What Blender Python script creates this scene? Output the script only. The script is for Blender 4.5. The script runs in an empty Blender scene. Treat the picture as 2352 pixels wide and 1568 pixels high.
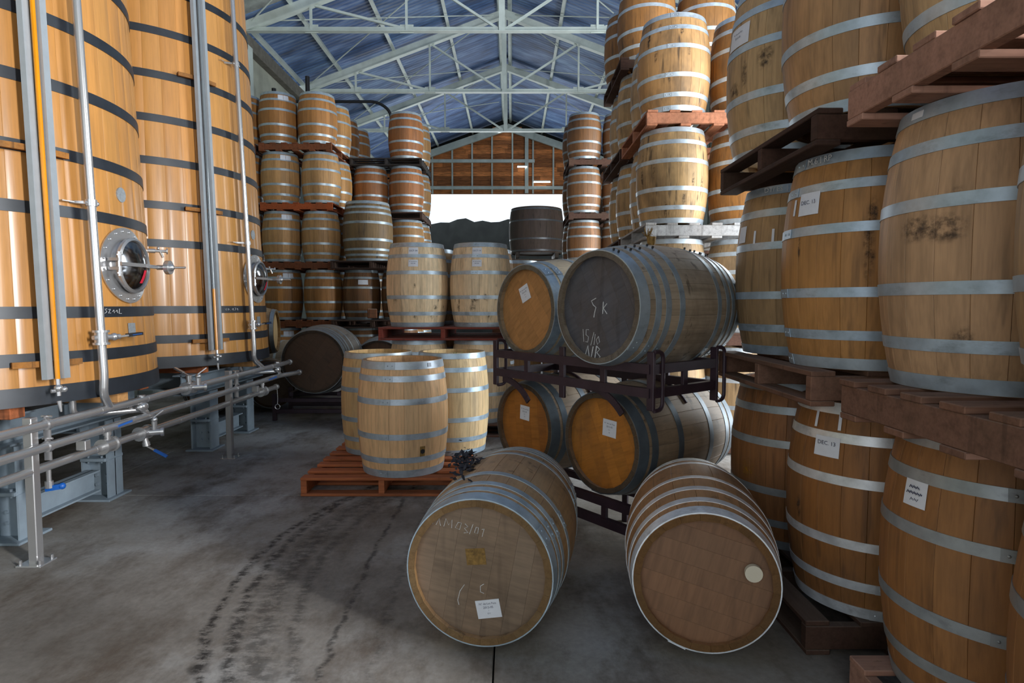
import bpy, bmesh, math, random
from math import sin, cos, pi, radians as rad
from mathutils import Vector, Matrix
random.seed(7)
SC = bpy.context.scene
COL = SC.collection

def S(h, k=1.0):                       # sRGB hex -> linear rgba
    h = h.lstrip('#'); v = [int(h[i:i+2], 16)/255 for i in (0, 2, 4)]
    return tuple(((c/12.92) if c <= .04045 else ((c+.055)/1.055)**2.4)*k for c in v)+(1.0,)

# ------------------------------------------------------------------ camera, sky, door light, exposure
cam = bpy.data.objects.new('camera', bpy.data.cameras.new('camera'))
COL.objects.link(cam); SC.camera = cam
cam.location = (0, 0, 1.465)
cam.rotation_euler = (pi/2-math.atan(.06), 0, 0)
cam.data.sensor_width = 36; cam.data.lens = 36*1400/2352
cam.data.clip_start = .05; cam.data.clip_end = 300
W = bpy.data.worlds.new('sky'); SC.world = W; W.use_nodes = True
bg = W.node_tree.nodes['Background']
bg.inputs[0].default_value = (.80, .90, 1.0, 1); bg.inputs[1].default_value = 1.8
def area_light(name, loc, rot, sx, sy, power, col):
    d = bpy.data.lights.new(name, 'AREA'); d.shape = 'RECTANGLE'; d.size = sx; d.size_y = sy
    d.energy = power; d.color = col
    o = bpy.data.objects.new(name, d); COL.objects.link(o); o.location = loc; o.rotation_euler = rot
    return o
area_light('front_doorway_daylight', (-1.6, -3.0, 2.4), (pi/2, 0, 0), 4.4, 3.6, 48, (.98, .98, 1.0))
area_light('front_side_door_daylight', (5.1, -2.0, 2.9), (pi/2, 0, rad(38)), .6, 2.8, 1250, (.95, .97, 1.0))
area_light('side_doorway_daylight', (5.45, 4.75, 2.6), (0, pi/2, 0), 4.8, 2.4, 560, (.86, .94, 1.0))
area_light('far_side_doorway_daylight', (5.45, 10.35, 2.9), (0, pi/2, 0), 5.2, 2.6, 800, (.88, .95, 1.0))
area_light('rear_doorway_daylight', (-.7, 27.7, 4.2), (-pi/2, 0, 0), 6.4, 4.0, 520, (.88, .95, 1.0))
vs = SC.view_settings
vs.view_transform = 'Standard'; vs.look = 'None'; vs.exposure = -0.22; vs.gamma = 1.0
vs.use_curve_mapping = False
SC.cycles.max_bounces = 6; SC.cycles.diffuse_bounces = 4; SC.cycles.glossy_bounces = 3
SC.cycles.caustics_reflective = False; SC.cycles.caustics_refractive = False

# ------------------------------------------------------------------ materials
class N:
    def __init__(s, name):
        s.m = bpy.data.materials.new(name); s.m.use_nodes = True
        s.t = s.m.node_tree; s.b = s.t.nodes['Principled BSDF']
    def n(s, typ, **kw):
        x = s.t.nodes.new(typ)
        for k, v in kw.items():
            if k[0] == 'i' and k[1:].isdigit(): s.set(x.inputs[int(k[1:])], v)
            elif k.startswith('_'): s.set(x.inputs[k[1:]], v)
            else: setattr(x, k, v)
        return x
    def set(s, inp, v):
        if isinstance(v, bpy.types.NodeSocket): s.t.links.new(v, inp)
        else: inp.default_value = v
    def math(s, op, a, b=0.0, clamp=False):
        x = s.n('ShaderNodeMath', operation=op, i0=a, i1=b); x.use_clamp = clamp; return x.outputs[0]
    def mix(s, f, a, b, mode='MIX'):
        x = s.n('ShaderNodeMix', data_type='RGBA', blend_type=mode)
        s.set(x.inputs[0], f); s.set(x.inputs[6], a); s.set(x.inputs[7], b); return x.outputs[2]
    def noise(s, vec, scale, detail=3, rough=.5, w=None):
        x = s.n('ShaderNodeTexNoise', _Scale=scale, _Detail=detail, _Roughness=rough)
        if w is not None: x.noise_dimensions = '4D'; s.set(x.inputs['W'], w)
        if vec is not None: s.set(x.inputs['Vector'], vec)
        return x.outputs[0]
    def ramp(s, f, stops):
        x = s.n('ShaderNodeValToRGB'); e = x.color_ramp.elements
        while len(e) > 1: e.remove(e[-1])
        e[0].position, c = stops[0][0], stops[0][1]
        e[0].color = c if isinstance(c, tuple) else (c, c, c, 1)
        for p, c in stops[1:]:
            q = e.new(p); q.color = c if isinstance(c, tuple) else (c, c, c, 1)
        s.set(x.inputs[0], f); return x.outputs[0]
    def coords(s, kind='Object', scale=(1, 1, 1)):
        t = s.n('ShaderNodeTexCoord')
        m = s.n('ShaderNodeMapping', _Vector=t.outputs[kind], _Scale=scale); return m.outputs[0]
    def world(s, scale=(1, 1, 1)):
        g = s.n('ShaderNodeNewGeometry')
        m = s.n('ShaderNodeMapping', _Vector=g.outputs['Position'], _Scale=scale); return m.outputs[0]
    def out(s, color, rough=.5, metal=0.0, bump=None, bs=.2, bd=.01, **kw):
        s.set(s.b.inputs['Base Color'], color); s.set(s.b.inputs['Roughness'], rough); s.set(s.b.inputs['Metallic'], metal)
        for k, v in kw.items(): s.set(s.b.inputs[k.replace('_', ' ')], v)
        if bump is not None:
            x = s.n('ShaderNodeBump', _Strength=bs, _Distance=bd, _Height=bump); s.set(s.b.inputs['Normal'], x.outputs[0])
        return s.m

def m_wood(name, grain=(34, 34, 2.2), rough=.55, coat=0.0, contrast=1.0, streak=1.0, spec=.35, dark=1.0):
    """oak: object colour x per-stave tint x grain; object alpha = how weathered the piece is"""
    g = N(name); oi = g.n('ShaderNodeObjectInfo'); at = g.n('ShaderNodeAttribute', attribute_name='tint')
    w = g.math('MULTIPLY', oi.outputs['Random'], 60.0)
    base = g.mix(1.0, oi.outputs['Color'], at.outputs['Color'], 'MULTIPLY')
    if dark != 1: base = g.mix(1.0, base, (dark, dark*1.06, dark*1.2, 1), 'MULTIPLY')
    gr = g.noise(g.coords('Object', grain), 1.0, 4, .6, w)
    fine = g.noise(g.coords('Object', tuple(a*3.5 for a in grain)), 1.0, 2, .5, w)
    k = g.ramp(gr, [(.25, 1-.30*contrast), (.5, 1.0), (.75, 1+.13*contrast)])
    c = g.mix(1.0, base, k, 'MULTIPLY')
    k2 = g.ramp(fine, [(.3, .86), (.6, 1.05)])
    c = g.mix(.8*contrast, c, k2, 'MULTIPLY')
    dirt = oi.outputs['Alpha']
    big = g.noise(g.world((1.6, 1.6, .8)), 2.6, 4, .65)
    d1 = g.math('MULTIPLY', g.ramp(big, [(.44, 0.0), (.66, 1.0)]), dirt)
    c = g.mix(g.math('MULTIPLY', d1, .62), c, (.085, .058, .036, 1))
    up = g.n('ShaderNodeSeparateXYZ', _Vector=g.n('ShaderNodeNewGeometry').outputs['Normal']).outputs[2]
    du = g.math('MULTIPLY', g.ramp(up, [(.25, 0.0), (.95, 1.0)]), g.math('POWER', dirt, 2.0))
    c = g.mix(g.math('MULTIPLY', g.math('MULTIPLY', du, .75), g.ramp(gr, [(.3, .6), (.7, 1.0)])), c, S('#b0a596'))      # settled dust
    st = g.noise(g.world((17, 17, 1.6)), 1.0, 3, .6)
    d2 = g.math('MULTIPLY', g.ramp(st, [(.59, 0.0), (.68, 1.0)]), dirt)
    c = g.mix(g.math('MULTIPLY', d2, .75*streak), c, (.022, .017, .014, 1))
    return g.out(c, rough, 0, fine, .12, .003, Coat_Weight=coat, Coat_Roughness=.22, Specular_IOR_Level=spec)

def m_metal(name, metal=.85, rough=.36, mott=.25, scale=14, lo=.55, use_obj=True, col=(.5, .5, .5, 1), stain=.35):
    g = N(name)
    base = g.n('ShaderNodeObjectInfo').outputs['Color'] if use_obj else col
    n1 = g.noise(g.world((1, 1, 1)), scale, 4, .6)
    k = g.ramp(n1, [(.3, 1-mott), (.7, 1+mott*.4)])
    c = g.mix(1.0, base, k, 'MULTIPLY')
    n2 = g.noise(g.world((1, 1, 2)), 5.5, 5, .7)
    c = g.mix(g.math('MULTIPLY', g.ramp(n2, [(.56, 0.0), (.74, 1.0)]), stain), c, (.06, .05, .045, 1))
    r = g.math('ADD', g.math('MULTIPLY', n1, .22), rough-.1)
    return g.out(c, r, metal)

def m_plain(name, col, rough=.5, metal=0.0, mott=.12, scale=8, emit=None, **kw):
    g = N(name); n1 = g.noise(g.world((1, 1, 1)), scale, 4, .6)
    c = g.mix(1.0, col, g.ramp(n1, [(.3, 1-mott), (.7, 1+mott*.5)]), 'MULTIPLY')
    if emit: kw['Emission_Color'] = col; kw['Emission_Strength'] = emit
    return g.out(c, rough, metal, **kw)

M = {}
M['oak'] = m_wood('oak_staves')
M['endgrain'] = m_wood('oak_end_grain', (40, 40, 40), .8, 0, 1.2, .5, .1, .40)
M['head'] = m_wood('oak_head', (2.2, 26, 26), .55, 0, 1.0, .5)
M['tank'] = m_wood('varnished_tank_oak', (30, 30, .9), .36, .45, .75, .35)
M['timber'] = m_wood('pallet_timber', (3, 30, 30), .8, 0, 1.2, .8, .15)
M['hoop'] = m_metal('galvanised_hoop', .45, .40, .22, 16, stain=.45)
M['blackhoop'] = m_plain('black_painted_hoop', S('#23282f'), .42, 0, .35, 9)
M['steel'] = m_plain('stainless_steel', S('#c4c3c3'), .27, .75, .04, 6)
M['polish'] = m_metal('polished_steel', 1.0, .14, .08, 10, use_obj=False, col=S('#8f9094'), stain=.05)
M['paintsteel'] = m_plain('blue_grey_painted_steel', S('#8a98a3'), .5, 0, .16, 6)
M['alu'] = m_plain('grey_channel', S('#a9b0b5'), .4, .3, .08, 12)
M['truss'] = m_plain('pale_green_truss_paint', S('#c6d0c9'), .5, 0, .18, 3)
M['rack'] = m_plain('maroon_rack_steel', S('#3a2a33'), .45, .2, .3, 9)
M['paper'] = m_plain('paper', S('#dcdfe6'), .8, 0, .05, 30)
M['ink'] = m_plain('ink', S('#3c3f55'), .8, 0, 0)
M['chalk'] = m_plain('chalk', S('#d5d6d6'), .9, 0, .3, 120)
M['white'] = m_plain('cream_plug', S('#d9d0bb'), .6, 0, .06)
M['amber'] = m_plain('amber_wine', S('#d98a08'), .22, 0, .12, 5)
M['clear'] = m_plain('clear_tube', S('#9aa3a8'), .12, 0, .05, 5, Transmission_Weight=.5)
M['red'] = m_plain('red_sticker', S('#d4203a'), .5, 0, .08)
M['blue'] = m_plain('blue_handle', S('#1557a8'), .4, 0, .05)
M['black'] = m_plain('black_rubber', S('#15161a'), .55, 0, .2)
M['plate'] = m_plain('aluminium_plate', S('#a4a9ac'), .45, .4, .25, 60)
M['leaf'] = m_plain('dried_leaf', S('#34343a'), .85, 0, .5, 60)
M['green'] = m_plain('fresh_leaf', S('#8fae68'), .7, 0, .3, 60)
M['rag'] = m_plain('amber_rag', S('#8a6a35'), .8, 0, .5, 60)
M['tube'] = m_plain('lit_tube', (.9, .96, 1, 1), .5, 0, 0, emit=6.0)
M['wallL'] = m_plain('stained_plaster', S('#a8ab9c'), .85, 0, .35, 1.2)
M['foil'] = m_plain('silver_foil', S('#b9bcb8'), .35, .6, .35, 5)
def m_floor():
    g = N('stained_concrete'); p = g.world()
    n1 = g.noise(p, .55, 6, .62); n2 = g.noise(g.world((1, .55, 1)), 2.6, 6, .7); n3 = g.noise(p, 34, 4, .7)
    c = g.ramp(n1, [(.30, S('#5b544c')), (.47, S('#857f77')), (.64, S('#aaa9a6'))])
    c = g.mix(g.math('MULTIPLY', g.ramp(n2, [(.47, 0.0), (.66, 1.0)]), .8), c, S('#574a3e'))
    c = g.mix(1.0, c, g.ramp(n3, [(.3, .84), (.7, 1.10)]), 'MULTIPLY')
    sx = g.n('ShaderNodeSeparateXYZ', _Vector=p)
    wob = g.math('MULTIPLY', g.math('SUBTRACT', g.noise(p, 7, 3, .6), .5), .10)
    ty = g.noise(g.world((1, 1.6, 1)), 13, 4, .7)
    for (cx, cy, r, hw, amt) in TYRES:                 # rubber tyre marks left on the slab
        dx = g.math('SUBTRACT', sx.outputs[0], cx); dy = g.math('SUBTRACT', sx.outputs[1], cy)
        d = g.math('SQRT', g.math('ADD', g.math('MULTIPLY', dx, dx), g.math('MULTIPLY', dy, dy)))
        e = g.math('ABSOLUTE', g.math('ADD', g.math('SUBTRACT', d, r), wob))
        f = g.math('MULTIPLY', g.ramp(g.math('DIVIDE', e, hw), [(.25, 1.0), (1.0, 0.0)]), g.ramp(ty, [(.40, 0.0), (.56, 1.0)]))
        c = g.mix(g.math('MULTIPLY', f, amt), c, S('#1d1b1a'))
    return g.out(c, g.ramp(n2, [(.3, .55), (.7, .8)]), 0, n3, .15, .004, Specular_IOR_Level=.35)
TYRES = [(1.39, 3.47, 2.87, .035, .9), (1.94, 3.59, 3.32, .045, .8), (1.9, 3.5, 3.14, .11, .55), (1.9, 3.5, 3.0, .05, .5), (20, 3.9, 20.82, .022, .7), (20, 3.9, 20.62, .03, .35)]
M['floor'] = m_floor()
def m_roof():
    g = N('blue_roof_lining'); oi = g.n('ShaderNodeObjectInfo')
    w = g.n('ShaderNodeTexWave', wave_type='BANDS', bands_direction='Y', _Vector=g.world(), _Scale=2.1, _Distortion=.6)
    n1 = g.noise(g.world((.6, 2.4, .6)), 1.3, 5, .65)
    c = g.ramp(n1, [(.3, S('#34405a')), (.5, S('#53709f')), (.68, S('#7f9cc4'))])
    c = g.mix(1.0, c, oi.outputs['Color'], 'MULTIPLY')
    c = g.mix(.35, c, g.ramp(w.outputs[1], [(.0, .62), (.5, 1.05)]), 'MULTIPLY')
    return g.out(c, .6, 0, w.outputs[1], .4, .03)
M['roof'] = m_roof()
def m_board():
    g = N('weathered_red_boards'); oi = g.n('ShaderNodeObjectInfo')
    n1 = g.noise(g.world((1.2, 1, 9)), 2.2, 5, .7)
    c = g.mix(1.0, oi.outputs['Color'], g.ramp(n1, [(.3, .35), (.55, 1.0), (.75, 1.5)]), 'MULTIPLY')
    return g.out(c, .8)
M['board'] = m_board()
M['bank'] = m_plain('dark_bank', S('#1a1d1a'), .95, 0, .6, 1.6)
M['vat'] = m_wood('dark_vat_oak', (20, 20, 1.5), .7, 0, 1.0, 1.0)
M['bark'] = m_plain('bark', S('#6a665c'), .9, 0, .3)

# ------------------------------------------------------------------ mesh helpers
def link(name, mesh, mat=None, parent=None, loc=(0, 0, 0), rot=(0, 0, 0), color=None, kind=None):
    if mat is not None and not mesh.materials: mesh.materials.append(mat)
    o = bpy.data.objects.new(name, mesh); COL.objects.link(o)
    o.location = loc; o.rotation_euler = rot
    if mat is not None and mesh.materials[0] != mat:
        o.material_slots[0].link = 'OBJECT'; o.material_slots[0].material = mat
    if parent is not None: o.parent = parent
    if color is not None: o.color = color
    if kind: o['kind'] = kind
    return o
def thing(name, label, cat, loc=(0, 0, 0), rot=(0, 0, 0), group=None):
    o = bpy.data.objects.new(name, None); COL.objects.link(o); o.empty_display_size = .2
    o.location = loc; o.rotation_euler = rot; o['label'] = label; o['category'] = cat
    if group: o['group'] = group
    return o
def tag(o, label, cat, group=None):
    o['label'] = label; o['category'] = cat
    if group: o['group'] = group
    return o
def finish(bm, name, smooth=False, angle=35, tint=None, ends=False):
    bmesh.ops.recalc_face_normals(bm, faces=bm.faces)
    me = bpy.data.meshes.new(name); bm.to_mesh(me); bm.free()
    if ends:
        for p in me.polygons: p.material_index = 1 if abs(p.normal.z) > .9 else 0
    a = me.color_attributes.new('tint', 'FLOAT_COLOR', 'POINT')
    if tint is None: vals = [1.0]*(4*len(me.vertices))
    else: vals = [v for t in tint for v in (t, t, t, 1.0)]
    a.data.foreach_set('color', vals)
    if smooth:
        me.polygons.foreach_set('use_smooth', [True]*len(me.polygons))
        me.set_sharp_from_angle(angle=rad(angle))
    return me
def bx(bm, c, s, rot=None, bev=0.0):
    r = bmesh.ops.create_cube(bm, size=1.0)['verts']
    m = Matrix.Translation(c) @ (rot if rot else Matrix()) @ Matrix.Diagonal((*s, 1))
    bmesh.ops.transform(bm, matrix=m, verts=r)
    if bev:
        es = {e for v in r for e in v.link_edges}
        bmesh.ops.bevel(bm, geom=list(es), offset=bev, segments=1, affect='EDGES')
_box = {}
def box_mesh(s, bev=.004, mat=None):
    k = (tuple(round(v, 4) for v in s), bev, mat.name if mat else '')
    if k not in _box:
        bm = bmesh.new(); bx(bm, (0, 0, 0), s, None, bev); _box[k] = finish(bm, 'box')
    return _box[k]
def frame(p, q):
    d = (Vector(q)-Vector(p)); L = d.length; z = d.normalized()
    up = Vector((0, 0, 1)) if abs(z.z) < .95 else Vector((0, 1, 0))
    x = up.cross(z).normalized(); y = z.cross(x)
    m = Matrix((x, y, z)).transposed().to_4x4(); m.translation = (Vector(p)+Vector(q))/2
    return m, L
def bar(bm, p, q, w, h):
    m, L = frame(p, q); r = bmesh.ops.create_cube(bm, size=1.0)['verts']
    bmesh.ops.transform(bm, matrix=m @ Matrix.Diagonal((w, h, L, 1)), verts=r)
def rod(bm, p, q, r, n=10, r2=None):
    m, L = frame(p, q)
    v = bmesh.ops.create_cone(bm, cap_ends=True, segments=n, radius1=r, radius2=r if r2 is None else r2, depth=L)['verts']
    bmesh.ops.transform(bm, matrix=m, verts=v)
def ball(bm, c, r, sc=(1, 1, 1), n=10):
    v = bmesh.ops.create_uvsphere(bm, u_segments=n, v_segments=max(6, n*2//3), radius=r)['verts']
    bmesh.ops.transform(bm, matrix=Matrix.Translation(c) @ Matrix.Diagonal((*sc, 1)), verts=v)
def sweep(bm, pts, r, n=10, closed=False):
    pts = [Vector(p) for p in pts]; rings = []; prev = None; K = len(pts)
    for i, p in enumerate(pts):
        a = pts[(i-1) % K] if (closed or i > 0) else p
        b = pts[(i+1) % K] if (closed or i < K-1) else p
        z = (b-a).normalized()
        if prev is None:
            up = Vector((0, 0, 1)) if abs(z.z) < .9 else Vector((0, 1, 0)); x = up.cross(z).normalized()
        else: x = (prev-z*prev.dot(z)).normalized()
        prev = x; y = z.cross(x)
        rings.append([bm.verts.new(p+(x*cos(2*pi*k/n)+y*sin(2*pi*k/n))*r) for k in range(n)])
    for i in range(K if closed else K-1):
        A, B = rings[i], rings[(i+1) % K]
        for k in range(n): bm.faces.new((A[k], A[(k+1) % n], B[(k+1) % n], B[k]))
    if not closed: bm.faces.new(rings[0][::-1]); bm.faces.new(rings[-1])
def arc(pts, rr, seg=5):
    """round the corners of a polyline"""
    pts = [Vector(p) for p in pts]; o = [pts[0]]
    for i in range(1, len(pts)-1):
        a, b, c = pts[i-1], pts[i], pts[i+1]
        u = (a-b).normalized(); v = (c-b).normalized(); p0 = b+u*rr; p1 = b+v*rr
        for k in range(seg+1):
            t = k/seg; o.append((1-t)**2*p0+2*t*(1-t)*b+t*t*p1)
    o.append(pts[-1]); return o
def B(f, name, smooth=False, angle=35):
    bm = bmesh.new(); f(bm); return finish(bm, name, smooth, angle)
def text(body, size, parent, loc, rot, mat, name='lettering', align='CENTER'):
    c = bpy.data.curves.new('lettering', 'FONT'); c.body = body; c.size = size; c.align_x = align; c.align_y = 'CENTER'
    c.extrude = 0.0; c.materials.append(mat); c.resolution_u = 2
    k = ('tx', body, size)
    if k not in _tx:
        q = bpy.data.objects.new('text_source', c); me = bpy.data.meshes.new_from_object(q); bpy.data.objects.remove(q)
        me.name = 'lettering'; me.materials.clear(); me.materials.append(mat); _tx[k] = me
    return link(name, _tx[k], mat, parent, loc, rot)
_tx = {}
def strokes(name, polys, parent, loc, rot, r=.0022, mat=None):
    """hand-drawn chalk strokes in a local xy plane"""
    def f(bm):
        for p in polys: sweep(bm, [(x, y, 0) for x, y in p], r, 5)
    o = link(name, B(f, 'chalk'), mat or M['chalk'], parent, loc, rot); return o

# ------------------------------------------------------------------ the hall
RX, EL, HW = -.22, 7.465, 5.76               # ridge x, eave z, half width
SLOPE = 2.11/HW
def roof_z(a): return EL+.22+SLOPE*(HW-a)     # underside of sheets at distance a from the ridge
def structure(name, label=None):
    o = bpy.data.objects.new(name, None); COL.objects.link(o); o['kind'] = 'structure'; return o
floor = structure('floor')
xs = [-6.2, -3.4, -.075, 3.0, 6.2]; ys = [-6.2, -2.0, 1.4, 4.622, 8.1, 11.6, 15, 18.5, 22, 25.2, 28.4]
link('subfloor', box_mesh((12.6, 35, .1), 0), M['bank'], floor, (0, 11.1, -.17))
for i in range(4):
    for j in range(10):
        s = (xs[i+1]-xs[i]-.007, ys[j+1]-ys[j]-.007, .12)
        link('slab', box_mesh(s, .004), M['floor'], floor, ((xs[i]+xs[i+1])/2, (ys[j]+ys[j+1])/2, -.06))
wl = structure('wall_left')
link('plaster', box_mesh((.2, 35, 7.5), 0), M['wallL'], wl, (-6.12, 11.1, 3.75))
link('wall_plate', box_mesh((.18, 35, .3), .01), M['bark'], wl, (-5.93, 11.1, EL-.15))
for y in (9.9, 13.8, 17.65, 21.55): link('pillar', box_mesh((.25, .3, EL-.3), .01), M['truss'], wl, (-5.9, y, (EL-.3)/2))
wf = structure('wall_front')
for (x0, x1, z0, z1) in ((-6.1, -3.9, 0, 7.5), (.7, 3.4, 0, 9.7), (5.2, 5.7, 0, 7.5), (-3.9, .7, 4.3, 9.0), (3.4, 5.2, 3.6, 8.2)):
    link('plaster', box_mesh((x1-x0, .2, z1-z0), 0), M['wallL'], wf, ((x0+x1)/2, -3.3, (z0+z1)/2))
wr = structure('wall_right')
for (y0, y1, z0, z1) in ((-6.4, 3.5, 0, 7.5), (6.0, 9.0, 0, 7.5), (11.7, 28.6, 0, 7.5), (3.5, 6.0, 5.1, 7.5), (9.0, 11.7, 5.6, 7.5)):
    link('plaster', box_mesh((.2, y1-y0, z1-z0), 0), M['wallL'], wr, (5.68, (y0+y1)/2, (z0+z1)/2))
for y in (9.9, 13.8, 17.65, 21.55): link('pillar', box_mesh((.25, .3, EL-.3), .01), M['truss'], wr, (5.44, y, (EL-.3)/2))
# roof lining panels and purlins
ceiling = structure('ceiling')
A_ = [.0, 1.57, 3.13, 4.65, 5.95]
TY = [-6.3, -1.7, 2.15, 6.05, 9.93, 13.8, 17.65, 21.55, 25.0, 28.5]
ang = math.atan(SLOPE)
for side in (-1, 1):
    for i in range(4):
        a0, a1 = A_[i], A_[i+1]; am = (a0+a1)/2
        for j in range(len(TY)-1):
            L = (a1-a0)/cos(ang)
            foil = side == -1 and i == 3 and TY[j] < 12
            k = random.uniform(.82, 1.12)
            o = link('roof_panel', box_mesh((L-.01, TY[j+1]-TY[j]-.012, .05), 0, M['roof']), M['roof'], ceiling,
                 (RX+side*am, (TY[j]+TY[j+1])/2, roof_z(am)+.13), (0, side*ang, 0), (k, k*random.uniform(.96, 1.03), k*random.uniform(.97, 1.05), 1))
            if foil:
                o.material_slots[0].link = 'OBJECT'; o.material_slots[0].material = M['foil']
    for a in (.16, 1.57, 3.13, 4.65, 5.72):
        link('purlin', box_mesh((.085, 34.6, .13), 0), M['truss'], ceiling, (RX+side*a, 11.1, roof_z(a)+.02), (0, side*ang, 0))
    for j in range(4, 8):
        def f(bm):
            y0, y1 = TY[j], TY[j+1]
            for (aa, bb) in ((.3, 5.5), (5.5, .3)):
                rod(bm, (RX+side*aa, y0, roof_z(aa)-.09), (RX+side*bb, y1, roof_z(bb)-.09), .016, 6)
        link('brace_rod', B(f, 'brace', True), M['truss'], ceiling)
# trusses
TN = {13.8: 'nearest roof truss in view, tie beam across the top of the hall', 17.65: 'middle roof truss over the barrel stacks',
      21.55: 'roof truss closest to the boarded gable', 9.93: 'roof truss above the tanks, just over the view'}
for Y in (9.93, 13.8, 17.65, 21.55):
    t = thing('roof_truss', 'pale green steel '+TN[Y], 'truss', (RX, Y, EL), group='steel roof trusses')
    link('tie_beam', B(lambda bm: [bx(bm, (0, 0, 0), (2*HW, .14, .015)), bx(bm, (0, .0, .05), (2*HW, .02, .1))], 'tie'), M['truss'], t)
    link('king_post', B(lambda bm: [bx(bm, (0, -.03, 1.05), (.13, .06, 2.1)), bx(bm, (0, .03, 1.05), (.04, .1, 2.1))], 'king'), M['truss'], t)
    zz = lambda a: SLOPE*(HW-a)+.02
    for s in (-1, 1):
        def f(bm):
            bar(bm, (s*HW, 0, zz(HW)+.05), (0, 0, zz(0)+.05), .03, .22)
            bar(bm, (s*HW, 0, zz(HW)-.06), (0, 0, zz(0)-.06), .16, .02)
        link('rafter', B(f, 'rafter'), M['truss'], t)
        for a in (2.1, 4.2):
            link('web_post', B(lambda bm: bar(bm, (s*a, 0, 0), (s*a, 0, zz(a)), .05, .05), 'web'), M['truss'], t)
            link('gusset', box_mesh((.3, .02, .18), .004), M['truss'], t, (s*a, .02, .07))
        link('web_diagonal', B(lambda bm: bar(bm, (s*2.1, .03, zz(2.1)), (s*.1, .03, .08), .05, .05), 'diag'), M['truss'], t)
        link('web_diagonal', B(lambda bm: bar(bm, (s*4.2, .03, zz(4.2)), (s*2.15, .03, .08), .05, .05), 'diag'), M['truss'], t)
# end wall: boarded gable over the wide opening
wb = structure('wall_back')
YB = 28.1; z = 6.5; row = 0
link('sky_blocker', B(lambda bm: [bar(bm, (RX, YB+.06, 6.5), (RX, YB+.06, EL), 2*HW, .02), bm.faces.new([bm.verts.new(p) for p in ((RX-HW, YB+.06, EL), (RX-HW, YB+.06, EL+.3), (RX, YB+.06, EL+2.42), (RX+HW, YB+.06, EL+.3), (RX+HW, YB+.06, EL))])], 'sky_block'), M['bank'], wb)  # added dark backing that keeps sky light out of the board gaps
while z < 9.45:
    hw = min(HW, (9.55-z)/SLOPE) if z > EL else HW
    x = RX-hw+.02; x1 = RX+hw-.02
    cuts = [x]; 
    while cuts[-1] < x1-1.2: cuts.append(min(x1, cuts[-1]+random.uniform(1.3, 3.2)))
    if cuts[-1] < x1: cuts[-1] = x1
    for a, b in zip(cuts, cuts[1:]):
        k = random.choice((.55, .8, 1.0, 1.25)); c = S('#cf8148', k)
        link('board', box_mesh((round(b-a-.004, 3), .03, .196), .004), M['board'], wb, ((a+b)/2, YB+random.uniform(0, .02), z+.1), (0, 0, 0), c)
    z += .2; row += 1
for x in (-5.3, -4.55, -3.6, -2.7, -1.8, -.9, .02, .95, 1.87, 2.7, 3.6, 4.5):
    zt = 9.4-abs(x-RX)*SLOPE
    link('stud', box_mesh((.07, .1, round(zt-6.5, 3)), .004), M['truss'], wb, (x, YB-.1, (6.5+zt)/2))
link('post', box_mesh((.16, .14, 2.6), .005), M['truss'], wb, (.66, YB-.2, 7.8))
link('girt', box_mesh((11.2, .12, .14), .005), M['truss'], wb, (RX, YB-.2, 6.74))
link('girt', box_mesh((5.6, .12, .14), .005), M['truss'], wb, (-1.78, YB-.2, 7.93))
for s in (-1, 1):
    def f(bm): bar(bm, (RX+s*HW, YB-.22, EL), (RX, YB-.22, 9.42), .12, .3)
    link('gable_rafter', B(f, 'gr'), M['truss'], wb)
    link('side_panel', box_mesh((1.9, .12, 6.5), .01), M['board'], wb, (RX+s*4.9, YB, 3.25), (0, 0, 0), S('#4a3626'))
for i, (x, z, l, lab) in enumerate(((.45, 7.65, .42, 'short lit tube lamp on the gable boards'), (1.35, 6.98, .75, 'long lit tube lamp low on the gable boards'), (RX-.15, 9.2, .5, 'lit tube lamp under the ridge of the gable'))):
    t = thing('tube_lamp', lab, 'lamp', (x, YB-.3, z))
    link('lamp_body', box_mesh((l, .06, .03), .004), M['truss'], t, (0, .02, .05))
    link('tube', B(lambda bm: rod(bm, (-l/2, 0, 0), (l/2, 0, 0), .028, 8), 'tube', True), M['tube'], t)
# outside: dark overgrown bank
def f(bm):
    nx, ny = 60, 10; g = []
    for j in range(ny):
        rw = []
        for i in range(nx):
            x = -14+28*i/(nx-1); y = 31.5+j*1.1
            h = min(1, j/3.0)*(6.4+.09*sin(x*1.7)+.07*sin(x*4.1+1)+.10*sin(x*.6+2)+random.uniform(-.07, .07))
            rw.append(bm.verts.new((x, y+random.uniform(-.2, .2), h-.25)))
        g.append(rw)
    for j in range(ny-1):
        for i in range(nx-1): bm.faces.new((g[j][i], g[j][i+1], g[j+1][i+1], g[j+1][i]))
o = link('terrain', B(f, 'terrain', True, 80), M['bank']); o['kind'] = 'structure'
link('yard', box_mesh((28, 14, .1), 0), M['floor'], None, (0, 35.4, -.08))['kind'] = 'structure'

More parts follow.
